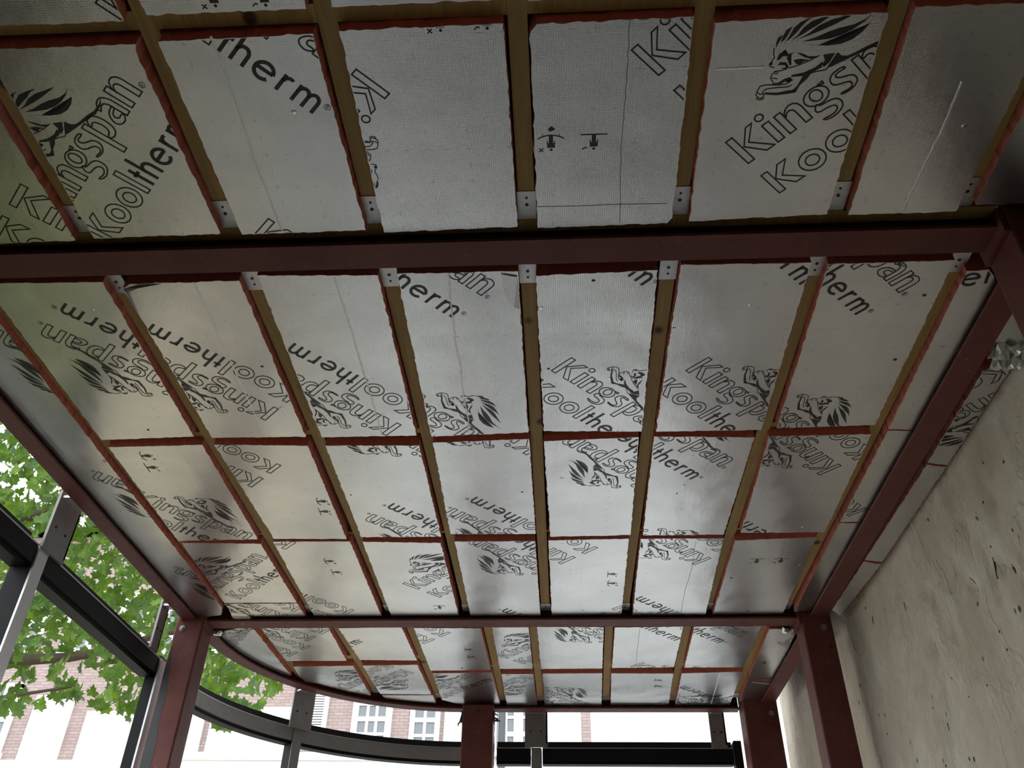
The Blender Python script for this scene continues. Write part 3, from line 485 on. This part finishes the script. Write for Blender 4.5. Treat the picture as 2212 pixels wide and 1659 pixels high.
    ribbon(o, S(circ(.5270, .040, .0075, n=14)), .0012, True); ribbon(o, S([(.5243, .0355), (.5243, .0445), (.5288, .0435), (.5283, .040), (.5243, .040), (.5293, .0355)]), .0011, False)
    em = [[tuple(q) for q in p] for p in LION['P']]
    for p, wd in LION['L']: ribbon(em, [tuple(q) for q in p], max(.0023, wd*1.2), False)
    return first, list(o), em
def icon(bad):
    o = []
    if bad: ribbon(o, arc(0, -.045, .055, .055, 125, 55, 10), .003, False); ribbon(o, [(-.020, .009), (-.020, .014)], .0018, False); ribbon(o, [(.020, .009), (.020, .014)], .0018, False)
    else: ribbon(o, [(-.032, .009), (.032, .009)], .003, False)
    o += [rect(-.005, -.012, .005, .008), rect(-.0095, -.026, .0095, -.013), rect(-.010, -.016, -.0075, -.006), rect(.0075, -.016, .010, -.006), circ(0, -.032, .0036, n=10)]
    if bad: ribbon(o, [(-.029, -.038), (-.019, -.028)], .0028, False); ribbon(o, [(-.029, -.028), (-.019, -.038)], .0028, False)
    else: ribbon(o, [(-.028, -.034), (-.022, -.028), (-.016, -.030)], .0028, False)
    return o
(WORDS, WORDS2, EMBLEM), ICON = stamp(), [icon(True), icon(False)]
def hull(p):
    p = sorted(set(map(tuple, p)))
    def half(q):
        h = []
        for a in q:
            while len(h) > 1 and (h[-1][0]-h[-2][0])*(a[1]-h[-2][1])-(h[-1][1]-h[-2][1])*(a[0]-h[-2][0]) <= 0: h.pop()
            h.append(a)
        return h
    l, u = half(p), half(p[::-1]); return l[:-1]+u[:-1]
def rough_edge(poly, amp=.0022, step=.011):
    out = []
    for i, (a, b) in enumerate(zip(poly, poly[1:]+poly[:1])):
        L = math.hypot(b[0]-a[0], b[1]-a[1]); n = max(1, int(L/step)); nx, ny = -(b[1]-a[1])/L, (b[0]-a[0])/L
        for k in range(n):
            f = k/n; d = 0 if k == 0 else amp*(noise.noise(Vector((a[0]*31+f*L*38, a[1]*17, i*3.1)))*1.3+R(-.5, .5))
            out.append((a[0]+(b[0]-a[0])*f+nx*d, a[1]+(b[1]-a[1])*f+ny*d))
    return out
ROW = {'r0': 'cut off by the photo top', 'r1': 'in the row before the near steel beam', 'r2a': 'in the first row past the near beam',
       'r2b': 'in the second row past the near beam', 'r2c': 'in the third row past the near beam', 'r3a': 'in the row just past the far beam', 'r3b': 'in the last row by the curved beam'}
SPEC = {'ls_0': 'long narrow foil strip of insulation along the open left edge beam', 'rs_0': 'narrow foil insulation strip beside the right edge beam, nearest piece', 'rs_1': 'narrow foil insulation strip beside the right edge beam, middle piece',
        'rs_2': 'narrow foil insulation strip beside the right edge beam, ending at the middle column', 'rs_3': 'narrow foil insulation strip right of the last joist past the far beam', 'rs_4': 'small foil insulation piece in the far right corner above the column',
        'ws_0': 'small foil insulation offcut between edge beam and wall near the right photo edge', 'ws_1': 'foil insulation strip against the plaster wall with lion and lettering print', 'ws_2': 'plain foil insulation strip against the plaster wall, middle piece',
        'ws_3': 'foil insulation strip against the plaster wall, farthest piece by the column', 'rb_0': 'thin foil insulation strip with two printed letters beside the left column', 'r3c_2': 'thin foil insulation offcut tucked against the inside of the curved beam', 'r3a_0': 'leaf-shaped foil insulation offcut in the curved left corner past the far beam'}
BOARD = {}
for key, poly in DATA['B'].items():
    poly = [(min(max(x, -1.912), 1.446), min(y, 5.703)) for x, y in poly]
    cx = sum(p[0] for p in poly)/len(poly); cy = sum(p[1] for p in poly)/len(poly)
    small = key[:2] in ('ls', 'rs', 'ws', 'rb') or key in ('r3c_2',)
    ta, tb = (R(-.003, .003), R(-.002, .002)) if small else (R(-.007, .007), R(-.004, .004))
    zt = (lambda x, y, a=ta, b=tb, cx=cx, cy=cy: a*(x-cx)+b*(y-cy))
    row, c = key.rsplit('_', 1)
    if key in SPEC: lab = SPEC[key]
    else:
        i = int(c); lab = f"foil-faced insulation board {ROW[row]}, {ORD[i-1 if row == 'r3b' else i]} from the left"
    t = thing('insulation_board', lab, 'insulation board', (cx, cy, ZB), 'foil-faced insulation boards between the joists')
    rp = rough_edge(poly, .0030 if row != 'r3a' or c != '0' else .005)
    obj('foam_core', MB().prism(rp, ZB+.0012, ZB+.075, 0, zt), 'foam', t)
    fp = [(x+(cx-x)*.0008, y+(cy-y)*.0008) for x, y in rough_edge(poly, .0026)]
    obj('foil_facing', MB().prism(fp, ZB, ZB+.0011, 0, zt), 'foil', t)
    BOARD[key] = (t, poly, zt, [])
def place(shapes, ox, oy, th, dst):
    a = math.radians(th); e = (math.cos(a), -math.sin(a)); n = (-math.sin(a), -math.cos(a))
    for s in shapes: dst.append([(ox+u*e[0]+v*n[0], oy+u*e[1]+v*n[1]) for u, v in s])
def printed(key, name, shapes, ox, oy, th):
    dst = []; place(shapes, ox, oy, th, dst); BOARD[key][3].append((name, dst))
for key, ox, oy, th, what in DATA['PR']: printed(key, 'printed_lettering', WORDS, ox, oy, th); printed(key, 'printed_lettering', WORDS2, ox, oy, th); printed(key, 'printed_emblem', EMBLEM, ox, oy, th)
for i, (key, ox, oy, th) in enumerate(DATA['IC']): printed(key, 'printed_pictogram', ICON[i % 2], ox, oy, th)
def clip_mesh(shapes, poly, zt, inset=.0025):
    h = hull(poly); x0, x1 = min(p[0] for p in h), max(p[0] for p in h); y0, y1 = min(p[1] for p in h), max(p[1] for p in h)
    bm = bmesh.new()
    for s in shapes:
        if max(p[0] for p in s) < x0 or min(p[0] for p in s) > x1 or max(p[1] for p in s) < y0 or min(p[1] for p in s) > y1: continue
        try: bm.faces.new([bm.verts.new((x, y, 0)) for x, y in s])
        except ValueError: pass
    bmesh.ops.triangulate(bm, faces=bm.faces[:])
    for a, b in zip(h, h[1:]+h[:1]):
        L = math.hypot(b[0]-a[0], b[1]-a[1])
        if L < 1e-5: continue
        nx, ny = (b[1]-a[1])/L, -(b[0]-a[0])/L
        bmesh.ops.bisect_plane(bm, geom=bm.verts[:]+bm.edges[:]+bm.faces[:], plane_co=(a[0]-nx*inset, a[1]-ny*inset, 0), plane_no=(nx, ny, 0), clear_outer=True)
    mb = MB(); bm.verts.index_update()
    if bm.faces:
        fs = []
        for f in bm.faces:
            ids = [v.index for v in f.verts]; fs.append(ids if f.normal.z < 0 else ids[::-1])
        mb.add([(v.co.x, v.co.y, ZB-.0006+zt(v.co.x, v.co.y)) for v in bm.verts], fs)
    bm.free(); return mb
for key, (t, poly, zt, shapes) in BOARD.items():
    for nm, dst in shapes:
        mb = clip_mesh(dst, poly, zt)
        if mb.f: obj(nm, mb, 'print_ink', t)
for key, kind, pts in DATA['CR']:
    t, poly, zt, _ = BOARD[key]; fine = []
    for a, b in zip(pts, pts[1:]):
        for k in range(12):
            f = k/12; fine.append((a[0]+(b[0]-a[0])*f+R(-.0012, .0012), a[1]+(b[1]-a[1])*f))
    fine.append(tuple(pts[-1])); mb = MB()
    if kind == 'w':                                  # raised crease in the foil
        pr = [_off(fine, i, .0065, False) for i in range(len(fine))]
        for i in range(len(fine)-1):
            hh = .0016
            va = [(*pr[i][0], ZB-.0002), (*fine[i], ZB-hh*R(.4, 1)), (*pr[i][1], ZB-.0002), (*pr[i+1][0], ZB-.0002), (*fine[i+1], ZB-hh*R(.4, 1)), (*pr[i+1][1], ZB-.0002)]
            mb.add([(x, y, z+zt(x, y)) for x, y, z in va], [(0, 1, 4, 3), (1, 2, 5, 4)])
        obj('foil_crease', mb, 'glint_crease_foil', t)
    else:
        o = []; ribbon(o, fine, .0014, False)
        for q in o: mb.add([(x, y, ZB-.0007+zt(x, y)) for x, y in q], [(0, 1, 2, 3)])
        obj('marker_line', mb, 'marker_line', t)
for key, x, y, r in DATA['HO']:
    t, poly, zt, _ = BOARD[key]; n = 9
    ring = [(x+r*math.cos(2*PI*i/n)*R(.6, 1.1), y+r*math.sin(2*PI*i/n)*R(.5, 1.0)) for i in range(n)]
    mb = MB().prism(ring, ZB-.0011, ZB+.004, 0, zt); obj('puncture', mb, 'chip_brown', t)
# torn foil corner hanging beside the left column, folded corners, crumpled scrap by the wall
t, poly, zt, _ = BOARD['rb_0']
obj('foil_flap', MB().add([(-1.69, 4.12, ZB-.001), (-1.70, 4.185, ZB-.004), (-1.655, 4.235, ZB-.022), (-1.60, 4.188, ZB-.004), (-1.62, 4.15, ZB-.001)], [(0, 1, 2, 3, 4)]), 'foil', t)
t, poly, zt, _ = BOARD['r2a_3']
obj('foil_flap', MB().add([(-.150, 1.733, ZB-.0015), (-.104, 1.745, ZB-.0015), (-.103, 1.88, ZB-.0015), (-.118, 1.865, ZB-.007), (-.142, 1.82, ZB-.006)], [(0, 1, 2, 3, 4)]), 'foil', t)
t, poly, zt, _ = BOARD['r2a_1']
obj('foil_flap', MB().add([(-1.254, 1.752, ZB-.001), (-1.225, 1.733, ZB-.001), (-1.13, 1.736, ZB-.001), (-1.20, 1.742, ZB-.010), (-1.244, 1.76, ZB-.010), (-1.251, 1.86, ZB-.001)], [(0, 1, 2, 3, 4, 5)]), 'foil', t)
mb = MB(); nx, ny = 8, 6
for i in range(nx+1):
    for j in range(ny+1):
        x = 1.352+.096*i/nx; y = 2.085+.10*j/ny; mb.v.append((x, y, ZB-.012+.022*noise.noise(Vector((x*60, y*55, 2)))-.03*j/ny*.6))
for i in range(nx):
    for j in range(ny):
        a = i*(ny+1)+j; mb.f.append([a, a+ny+1, a+ny+2, a+1]); mb.mi.append(0)
tag(obj('foil_scrap', mb, 'foil'), 'crumpled foil scrap wedged between right edge beam and plaster wall', 'foil scrap')

# ---------------------------------------------------------------- glazing frame
RG = 1.425                                              # inner face of the curved frame
ZT0, ZT1, ZT2 = CZ+1.427, CZ+1.500, CZ+1.552
def transom(label, path):
    x, y = path[len(path)//2][:2]
    t = thing('frame_transom', label, 'window frame', (x, y, ZT0))
    obj('lower_rail', MB().sweep([(0, ZT0), (0, ZT1), (.09, ZT1), (.09, ZT0)][::-1], path), LOWMAT, t)
    obj('bright_lip', MB().sweep([(-.001, ZT1), (-.001, ZT1+.006), (.05, ZT1+.006), (.05, ZT1)][::-1], path), 'aluminium', t)
    obj('upper_rail', MB().sweep([(.042, ZT1), (.042, ZT2), (.10, ZT2), (.10, ZT1)][::-1], path), 'black_frame', t)
    obj('glazing_bead', MB().sweep([(.018, ZT0-.018), (.018, ZT0), (.08, ZT0), (.08, ZT0-.018)][::-1], path), 'black_frame', t)
    return t
xl = -.6-RG
def arc_path(a0, a1, n=18): return [(-.6+RG*math.cos(math.radians(a0+(a1-a0)*i/n)), 4.42+RG*math.sin(math.radians(a0+(a1-a0)*i/n)), math.cos(math.radians(a0+(a1-a0)*i/n)), math.sin(math.radians(a0+(a1-a0)*i/n))) for i in range(n+1)]
A1 = 136.0
LOWMAT = 'black_frame'
transom('black frame transom crossing the lower left corner of the photo', [(xl, y, -1, 0) for y in (-.5, 1.0, 2.93)])
transom('black frame transom between the leftmost post and the left column', [(xl, y, -1, 0) for y in (3.02, 3.6, 4.185)])
LOWMAT = 'grey_plate'
transom('curved grey and black frame transom below the tree, right of the left column', [(xl, 4.28, -1, 0)] + arc_path(180, A1+1.35))
transom('curved grey and black frame transom in front of the brick house windows', arc_path(A1-1.35, 90) + [(-.45, 4.42+RG, 0, 1)])
LOWMAT = 'black_frame'
transom('short black frame transom right of the middle far column', [(-.43, 4.42+RG, 0, 1), (-.21, 4.42+RG, 0, 1)])
transom('long straight black frame transom across the bright far opening', [(-.133, 4.42+RG, 0, 1), (.5, 4.42+RG, 0, 1), (1.085, 4.42+RG, 0, 1)])
def post(label, px, py, nx, ny, half, top, plate=None, mat='aluminium', deep=.085):
    tx, ty = -ny, nx
    t = thing('frame_post', label, 'window frame', (px, py, 0))
    def blk(a0, a1, d0, d1, z0, z1):                    # a along the wall, d outward
        mb = MB(); c = [(px+tx*a+nx*d, py+ty*a+ny*d) for a, d in ((a0, d0), (a1, d0), (a1, d1), (a0, d1))]
        return mb.prism(c, z0, z1)
    obj('mullion', blk(-half, half, .004, deep, 0, top), 'black_frame', t)
    obj('inner_cover', blk(-half+.002, half-.002, -.006, .004, 0, top+.004), mat, t)
    if plate:
        a0, a1, z0, z1, pm = plate
        p = obj('fixing_plate', blk(a0, a1, -.018, -.007, z0, z1), pm, t)
        obj('plate_return', blk(a0, a0+.010, -.018, .030, z0+.02, z1), 'aluminium', p)
        obj('fixing_tab', blk(a0+.02, a1-.01, -.085, -.018, z1-.028, z1-.018), 'aluminium', p)
        for q in (.3, .75):
            a = a0+(a1-a0)*q; c = (px+tx*a, py+ty*a)
            zz = z0+(z1-z0)*.42
            obj('screw', MB().tube([(c[0]-nx*.020, c[1]-ny*.020, zz), (c[0]-nx*.012, c[1]-ny*.012, zz)], .006, 8), 'dark_screw', p)
    return t
post('leftmost frame post with a grey fixing plate, leaves behind it', xl, 2.975, -1, 0, .036, CZ+1.50, (-.125, .045, CZ+1.495, CZ+1.745, 'grey_plate'))
post('frame post with a bright aluminium face beside the left steel column', xl, 4.232, -1, 0, .042, CZ+1.50, (.13, .215, CZ+1.50, CZ+1.745, 'grey_plate'), 'bright_aluminium', .055)
a = math.radians(A1)
post('curved frame post with a wide grey plate between tree and brick house', -.6+RG*math.cos(a), 4.42+RG*math.sin(a), math.cos(a), math.sin(a), .032, CZ+1.50, (-.075, .075, CZ+1.495, CZ+1.735, 'grey_plate'), 'grey_plate')
post('frame post with a wide grey plate right of the middle far column', -.1715, 4.42+RG, 0, 1, .033, CZ+1.50, (-.073, .075, CZ+1.505, CZ+1.735, 'grey_plate'), 'grey_plate')
post('frame post at the far right end of the bright opening', 1.118, 4.42+RG, 0, 1, .026, CZ+1.545, (.065, .165, CZ+1.50, CZ+1.735, 'grey_plate'), 'black_frame')

# ---------------------------------------------------------------- houses across the street
FY = 22.0
def window(par, x0, x1, z0, z1, cols, rows, sw=.15, y=FY):
    f = MB(); d0, d1 = y-.10, y+.02
    f.box(x0-sw, x0, d0, d1, z0-.1, z1+.1); f.box(x1, x1+sw, d0, d1, z0-.1, z1+.1); f.box(x0-sw, x1+sw, d0, d1, z1, z1+.12); f.box(x0-sw-.05, x1+sw+.05, d0-.08, d1, z0-.14, z0)
    wn = obj('window', f, 'white_paint', par); g = MB(); bt = .035
    for i in range(1, cols): x = x0+(x1-x0)*i/cols; g.box(x-bt, x+bt, y-.07, y-.02, z0, z1)
    for j in range(1, rows): z = z0+(z1-z0)*j/rows; b2 = .055 if j == rows//2 else bt; g.box(x0, x1, y-.075, y-.02, z-b2, z+b2)
    if g.v: obj('glazing_bars', g, 'white_paint', wn)
    for i in range(cols):
        for j in range(rows):
            obj('pane', MB().box(x0+(x1-x0)*i/cols, x0+(x1-x0)*(i+1)/cols, y-.035, y-.02, z0+(z1-z0)*j/rows, z0+(z1-z0)*(j+1)/rows), 'window_glass', wn)
    return wn
hs = thing('brick_house', 'pink brick terrace house with white sash windows and white ground floor', 'house', (-16, FY+4, -.125))
obj('brick_wall', MB().box(-34, -2.95, FY, FY+8, CZ+5.30, CZ+11.5), 'brick', hs)
obj('rendered_storey', MB().box(-34, -2.95, FY-.12, FY+8, -.125, CZ+5.32), 'stucco', hs)
obj('string_course', MB().box(-10, -2.95, FY-.2, FY, CZ+5.32, CZ+5.50), 'white_paint', hs)
obj('roof', MB().add([(-34.3, FY-.4, CZ+11.5), (-2.96, FY-.4, CZ+11.5), (-2.96, FY+4, CZ+14), (-34.3, FY+4, CZ+14), (-34.3, FY+8.4, CZ+11.5), (-2.96, FY+8.4, CZ+11.5)], [(0, 1, 2, 3), (3, 2, 5, 4), (0, 3, 4), (1, 5, 2)]), 'slate', hs)
window(hs, -5.12, -4.42, CZ+5.60, CZ+7.05, 3, 4)
window(hs, -3.68, -3.17, CZ+5.55, CZ+7.05, 2, 4, .12)
lw = window(hs, -6.62, -6.02, CZ+5.98, CZ+7.4, 2, 1, .10)
for k in range(22): obj('louvre_slat', MB().box(-6.62, -6.02, FY-.11, FY-.06, CZ+6.0+k*.063, CZ+6.035+k*.063), 'white_paint', lw)
for xa in (-7.75, -9.2, -10.4, -11.65, -13.05, -14.5, -16.0):
    if xa < -14: window(hs, xa-.28, xa+.28, CZ+5.5, CZ+7.1, 2, 4, .14)
    window(hs, xa-.28, xa+.28, CZ+8.1, CZ+9.6, 2, 4, .14)
for x0, x1, z1 in ((-13.58, -12.58, 6.9), (-12.12, -9.05, 6.5), (-8.85, -6.85, 6.6)):
    obj('white_panel', MB().box(x0, x1, FY-.12, FY+.02, CZ+5.32, CZ+z1), 'white_paint', hs)
wh = thing('white_house', 'overexposed white house with a brick strip seen through the far opening', 'house', (3, FY+4, -.125))
obj('rendered_wall', MB().box(-2.94, 14, FY-.05, FY+8, -.125, CZ+11.2), 'stucco', wh)
obj('brick_pilaster', MB().box(.46, .69, FY-.12, FY, CZ+5.5, CZ+11.0), 'brick', wh)
obj('drainpipe', MB().tube([(-1.485, FY-.15, -.125), (-1.485, FY-.15, CZ+10.5)], .085, 10), 'pipe_grey', wh)
window(wh, -1.36, -1.20, CZ+5.55, CZ+6.75, 1, 3, .05, FY-.05); window(wh, -.97, -.72, CZ+5.55, CZ+6.75, 1, 3, .05, FY-.05); window(wh, -1.84, -1.66, CZ+5.55, CZ+6.75, 1, 3, .04, FY-.05)
def canopy(label, x0, x1, zt, y):
    mb = MB(); n, m = 16, 6; cx, rx = (x0+x1)/2, (x1-x0)/2
    for i in range(n+1):
        a = PI*i/n
        for j in range(m+1):
            b = PI/2*j/m
            mb.v.append((cx+rx*math.cos(a)*math.cos(b*.0), y-.9*math.sin(b)*max(.15, math.sin(a)), zt-.9+.9*math.sin(a)*math.cos(b)))
    for i in range(n):
        for j in range(m): q = i*(m+1)+j; mb.f.append([q, q+m+1, q+m+2, q+1]); mb.mi.append(0)
    tag(obj('awning', mb, 'cream_canvas', smooth=True), label, 'awning')
canopy('cream rounded awning on the white house below the far transom', -1.75, .55, CZ+5.05, FY-.05)
canopy('cream rounded awning on the brick house right of the left column', -10.2, -8.0, CZ+5.06, FY-.12)

# ---------------------------------------------------------------- unseen hedge, inferred from green reflections, made taller to darken the near boards
mb = MB(); bm = bmesh.new(); bmesh.ops.create_cube(bm, size=1.0); bmesh.ops.subdivide_edges(bm, edges=bm.edges[:], cuts=26, use_grid_fill=True)
for v in bm.verts:
    p = Vector((-3.85+.7*v.co.x, 1.95+5.9*v.co.y, -.02+2.15*(v.co.z+.5))); n3 = noise.noise_vector(p*3.2)*.07+noise.noise_vector(p*11)*.03
    if v.co.z > -.45: p += n3
    v.co = p
mb.add([v.co for v in bm.verts], [[v.index for v in f.verts] for f in bm.faces]); bm.free()
tag(obj('hedge', mb, 'hedge_leaf'), 'clipped yellow-green hedge outside, mirrored green in the left foil boards', 'hedge')

# ---------------------------------------------------------------- maple tree
tree = thing('maple_tree', 'green maple tree hanging over the street beyond the left side', 'tree', (-9.2, 8.2, -.125))
def limb(name, pts, r0, r1, par=tree):
    n = len(pts); return obj(name, MB().tube(pts, [r0+(r1-r0)*i/(n-1) for i in range(n)], 8), 'bark', par, True)
tk = limb('trunk', [(-9.2, 8.2, -.125), (-9.15, 8.25, 1.5), (-9.0, 8.3, 3.2), (-8.9, 8.2, 5.0), (-8.7, 8.1, 7.0), (-8.6, 8.0, 9.0)], .26, .08)
b1 = limb('branch', [(-9.0, 8.25, 3.4), (-7.6, 8.0, 3.95), (-6.2, 7.7, 4.15), (-5.11, 7.5, 4.165), (-4.86, 7.5, 4.135), (-4.48, 7.5, 4.155), (-4.17, 7.55, 4.235), (-3.7, 7.6, 4.42), (-3.2, 7.7, 4.5)], .085, .022)
b2 = limb('branch', [(-8.9, 8.2, 4.6), (-7.2, 8.3, 5.6), (-5.6, 8.2, 6.1), (-4.2, 8.0, 6.2), (-3.2, 7.9, 6.0)], .09, .02)
b3 = limb('branch', [(-9.0, 8.3, 3.0), (-7.5, 7.8, 3.3), (-6.0, 7.5, 3.55), (-5.0, 7.4, 3.75), (-4.3, 7.5, 3.9)], .05, .010)
b4 = limb('branch', [(-8.8, 8.1, 6.0), (-7.6, 7.4, 7.2), (-6.2, 7.0, 7.6), (-5.0, 6.9, 7.5)], .08, .02)
b5 = limb('branch', [(-4.17, 7.55, 4.235), (-3.6, 7.4, 4.05), (-3.1, 7.5, 3.85), (-2.85, 7.6, 3.75)], .015, .005)
low = [(-9.0, 2.5), (-5.6, 2.35), (-5.2, 2.30), (-4.8, 2.42), (-4.45, 2.40), (-4.15, 2.32), (-4.02, 2.22), (-3.85, 2.32), (-3.5, 2.45), (-3.2, 2.22), (-2.95, 2.16), (-2.78, 2.38), (-2.6, 2.52), (-2.42, 2.72), (-2.3, 3.2)]
def zlow(x):
    if x <= low[0][0]: return low[0][1]
    for (a, za), (b, zb) in zip(low, low[1:]):
        if x <= b: return za+(zb-za)*(x-a)/(b-a)
    return 9
half = [(0, 0), (.10, -.05), (.33, -.11), (.28, .03), (.50, .20), (.37, .23), (.40, .34), (.19, .33), (.22, .60), (.12, .56), (0, .86)]
prof = half + [(-x, y) for x, y in half[-2:0:-1]]
def leaf_geo():
    vs = [(0, .22, -.02)] + [(x, y, .12*abs(x)+.05*math.sin(y*4)) for x, y in prof]; n = len(prof)
    return vs, [(0, 1+i, 1+(i+1) % n) for i in range(n)]
LV, LF = leaf_geo()
leaves = []
tries = 0
while len(leaves) < 5800 and tries < 60000:
    tries += 1
    y = R(6.4, 9.8); k = y/8
    x8 = R(-9.2, -2.3); zz = zlow(x8); z8 = zz + (R(0, 1)**1.15)*(6.4-zz)
    h = z8-zz
    dn = noise.noise(Vector((x8*1.5, y*1.2, z8*1.6)))
    if h < .45 and dn < -.06: continue
    if h >= .45 and dn < -.34: continue
    x, z = x8*k, z8*k+CZ
    s = R(.12, .20)
    rot = Matrix.Rotation(R(0, 2*PI), 4, 'Z') @ Matrix.Rotation(R(.5, 1.9), 4, 'X') @ Matrix.Rotation(R(-.6, .6), 4, 'Y')
    leaves.append((Matrix.Translation((x, y, z)) @ rot @ Matrix.Diagonal((s, s, s, 1)), (x, y, z)))
def rank(q):
    p = to_px(q[1])
    if p is None or not (-10 < p[0] < 660 and 880 < p[1] < 1670): return 1e9
    return p[2]
leaves.sort(key=rank)
lm = bpy.data.meshes.new('leaf'); lm.from_pydata(LV, [], LF); lm.materials.append(MAT['leaf'])
og = ORG[tree.name]
for M, p in leaves[:300]:
    o = bpy.data.objects.new('leaf', lm); COL.objects.link(o); o.parent = tree; o.matrix_local = Matrix.Translation(-og) @ M
mb = MB()
for M, p in leaves[300:]: mb.add([M @ Vector(v) for v in LV], LF)
fo = obj('foliage', mb, 'leaf', tree); fo['kind'] = 'stuff'
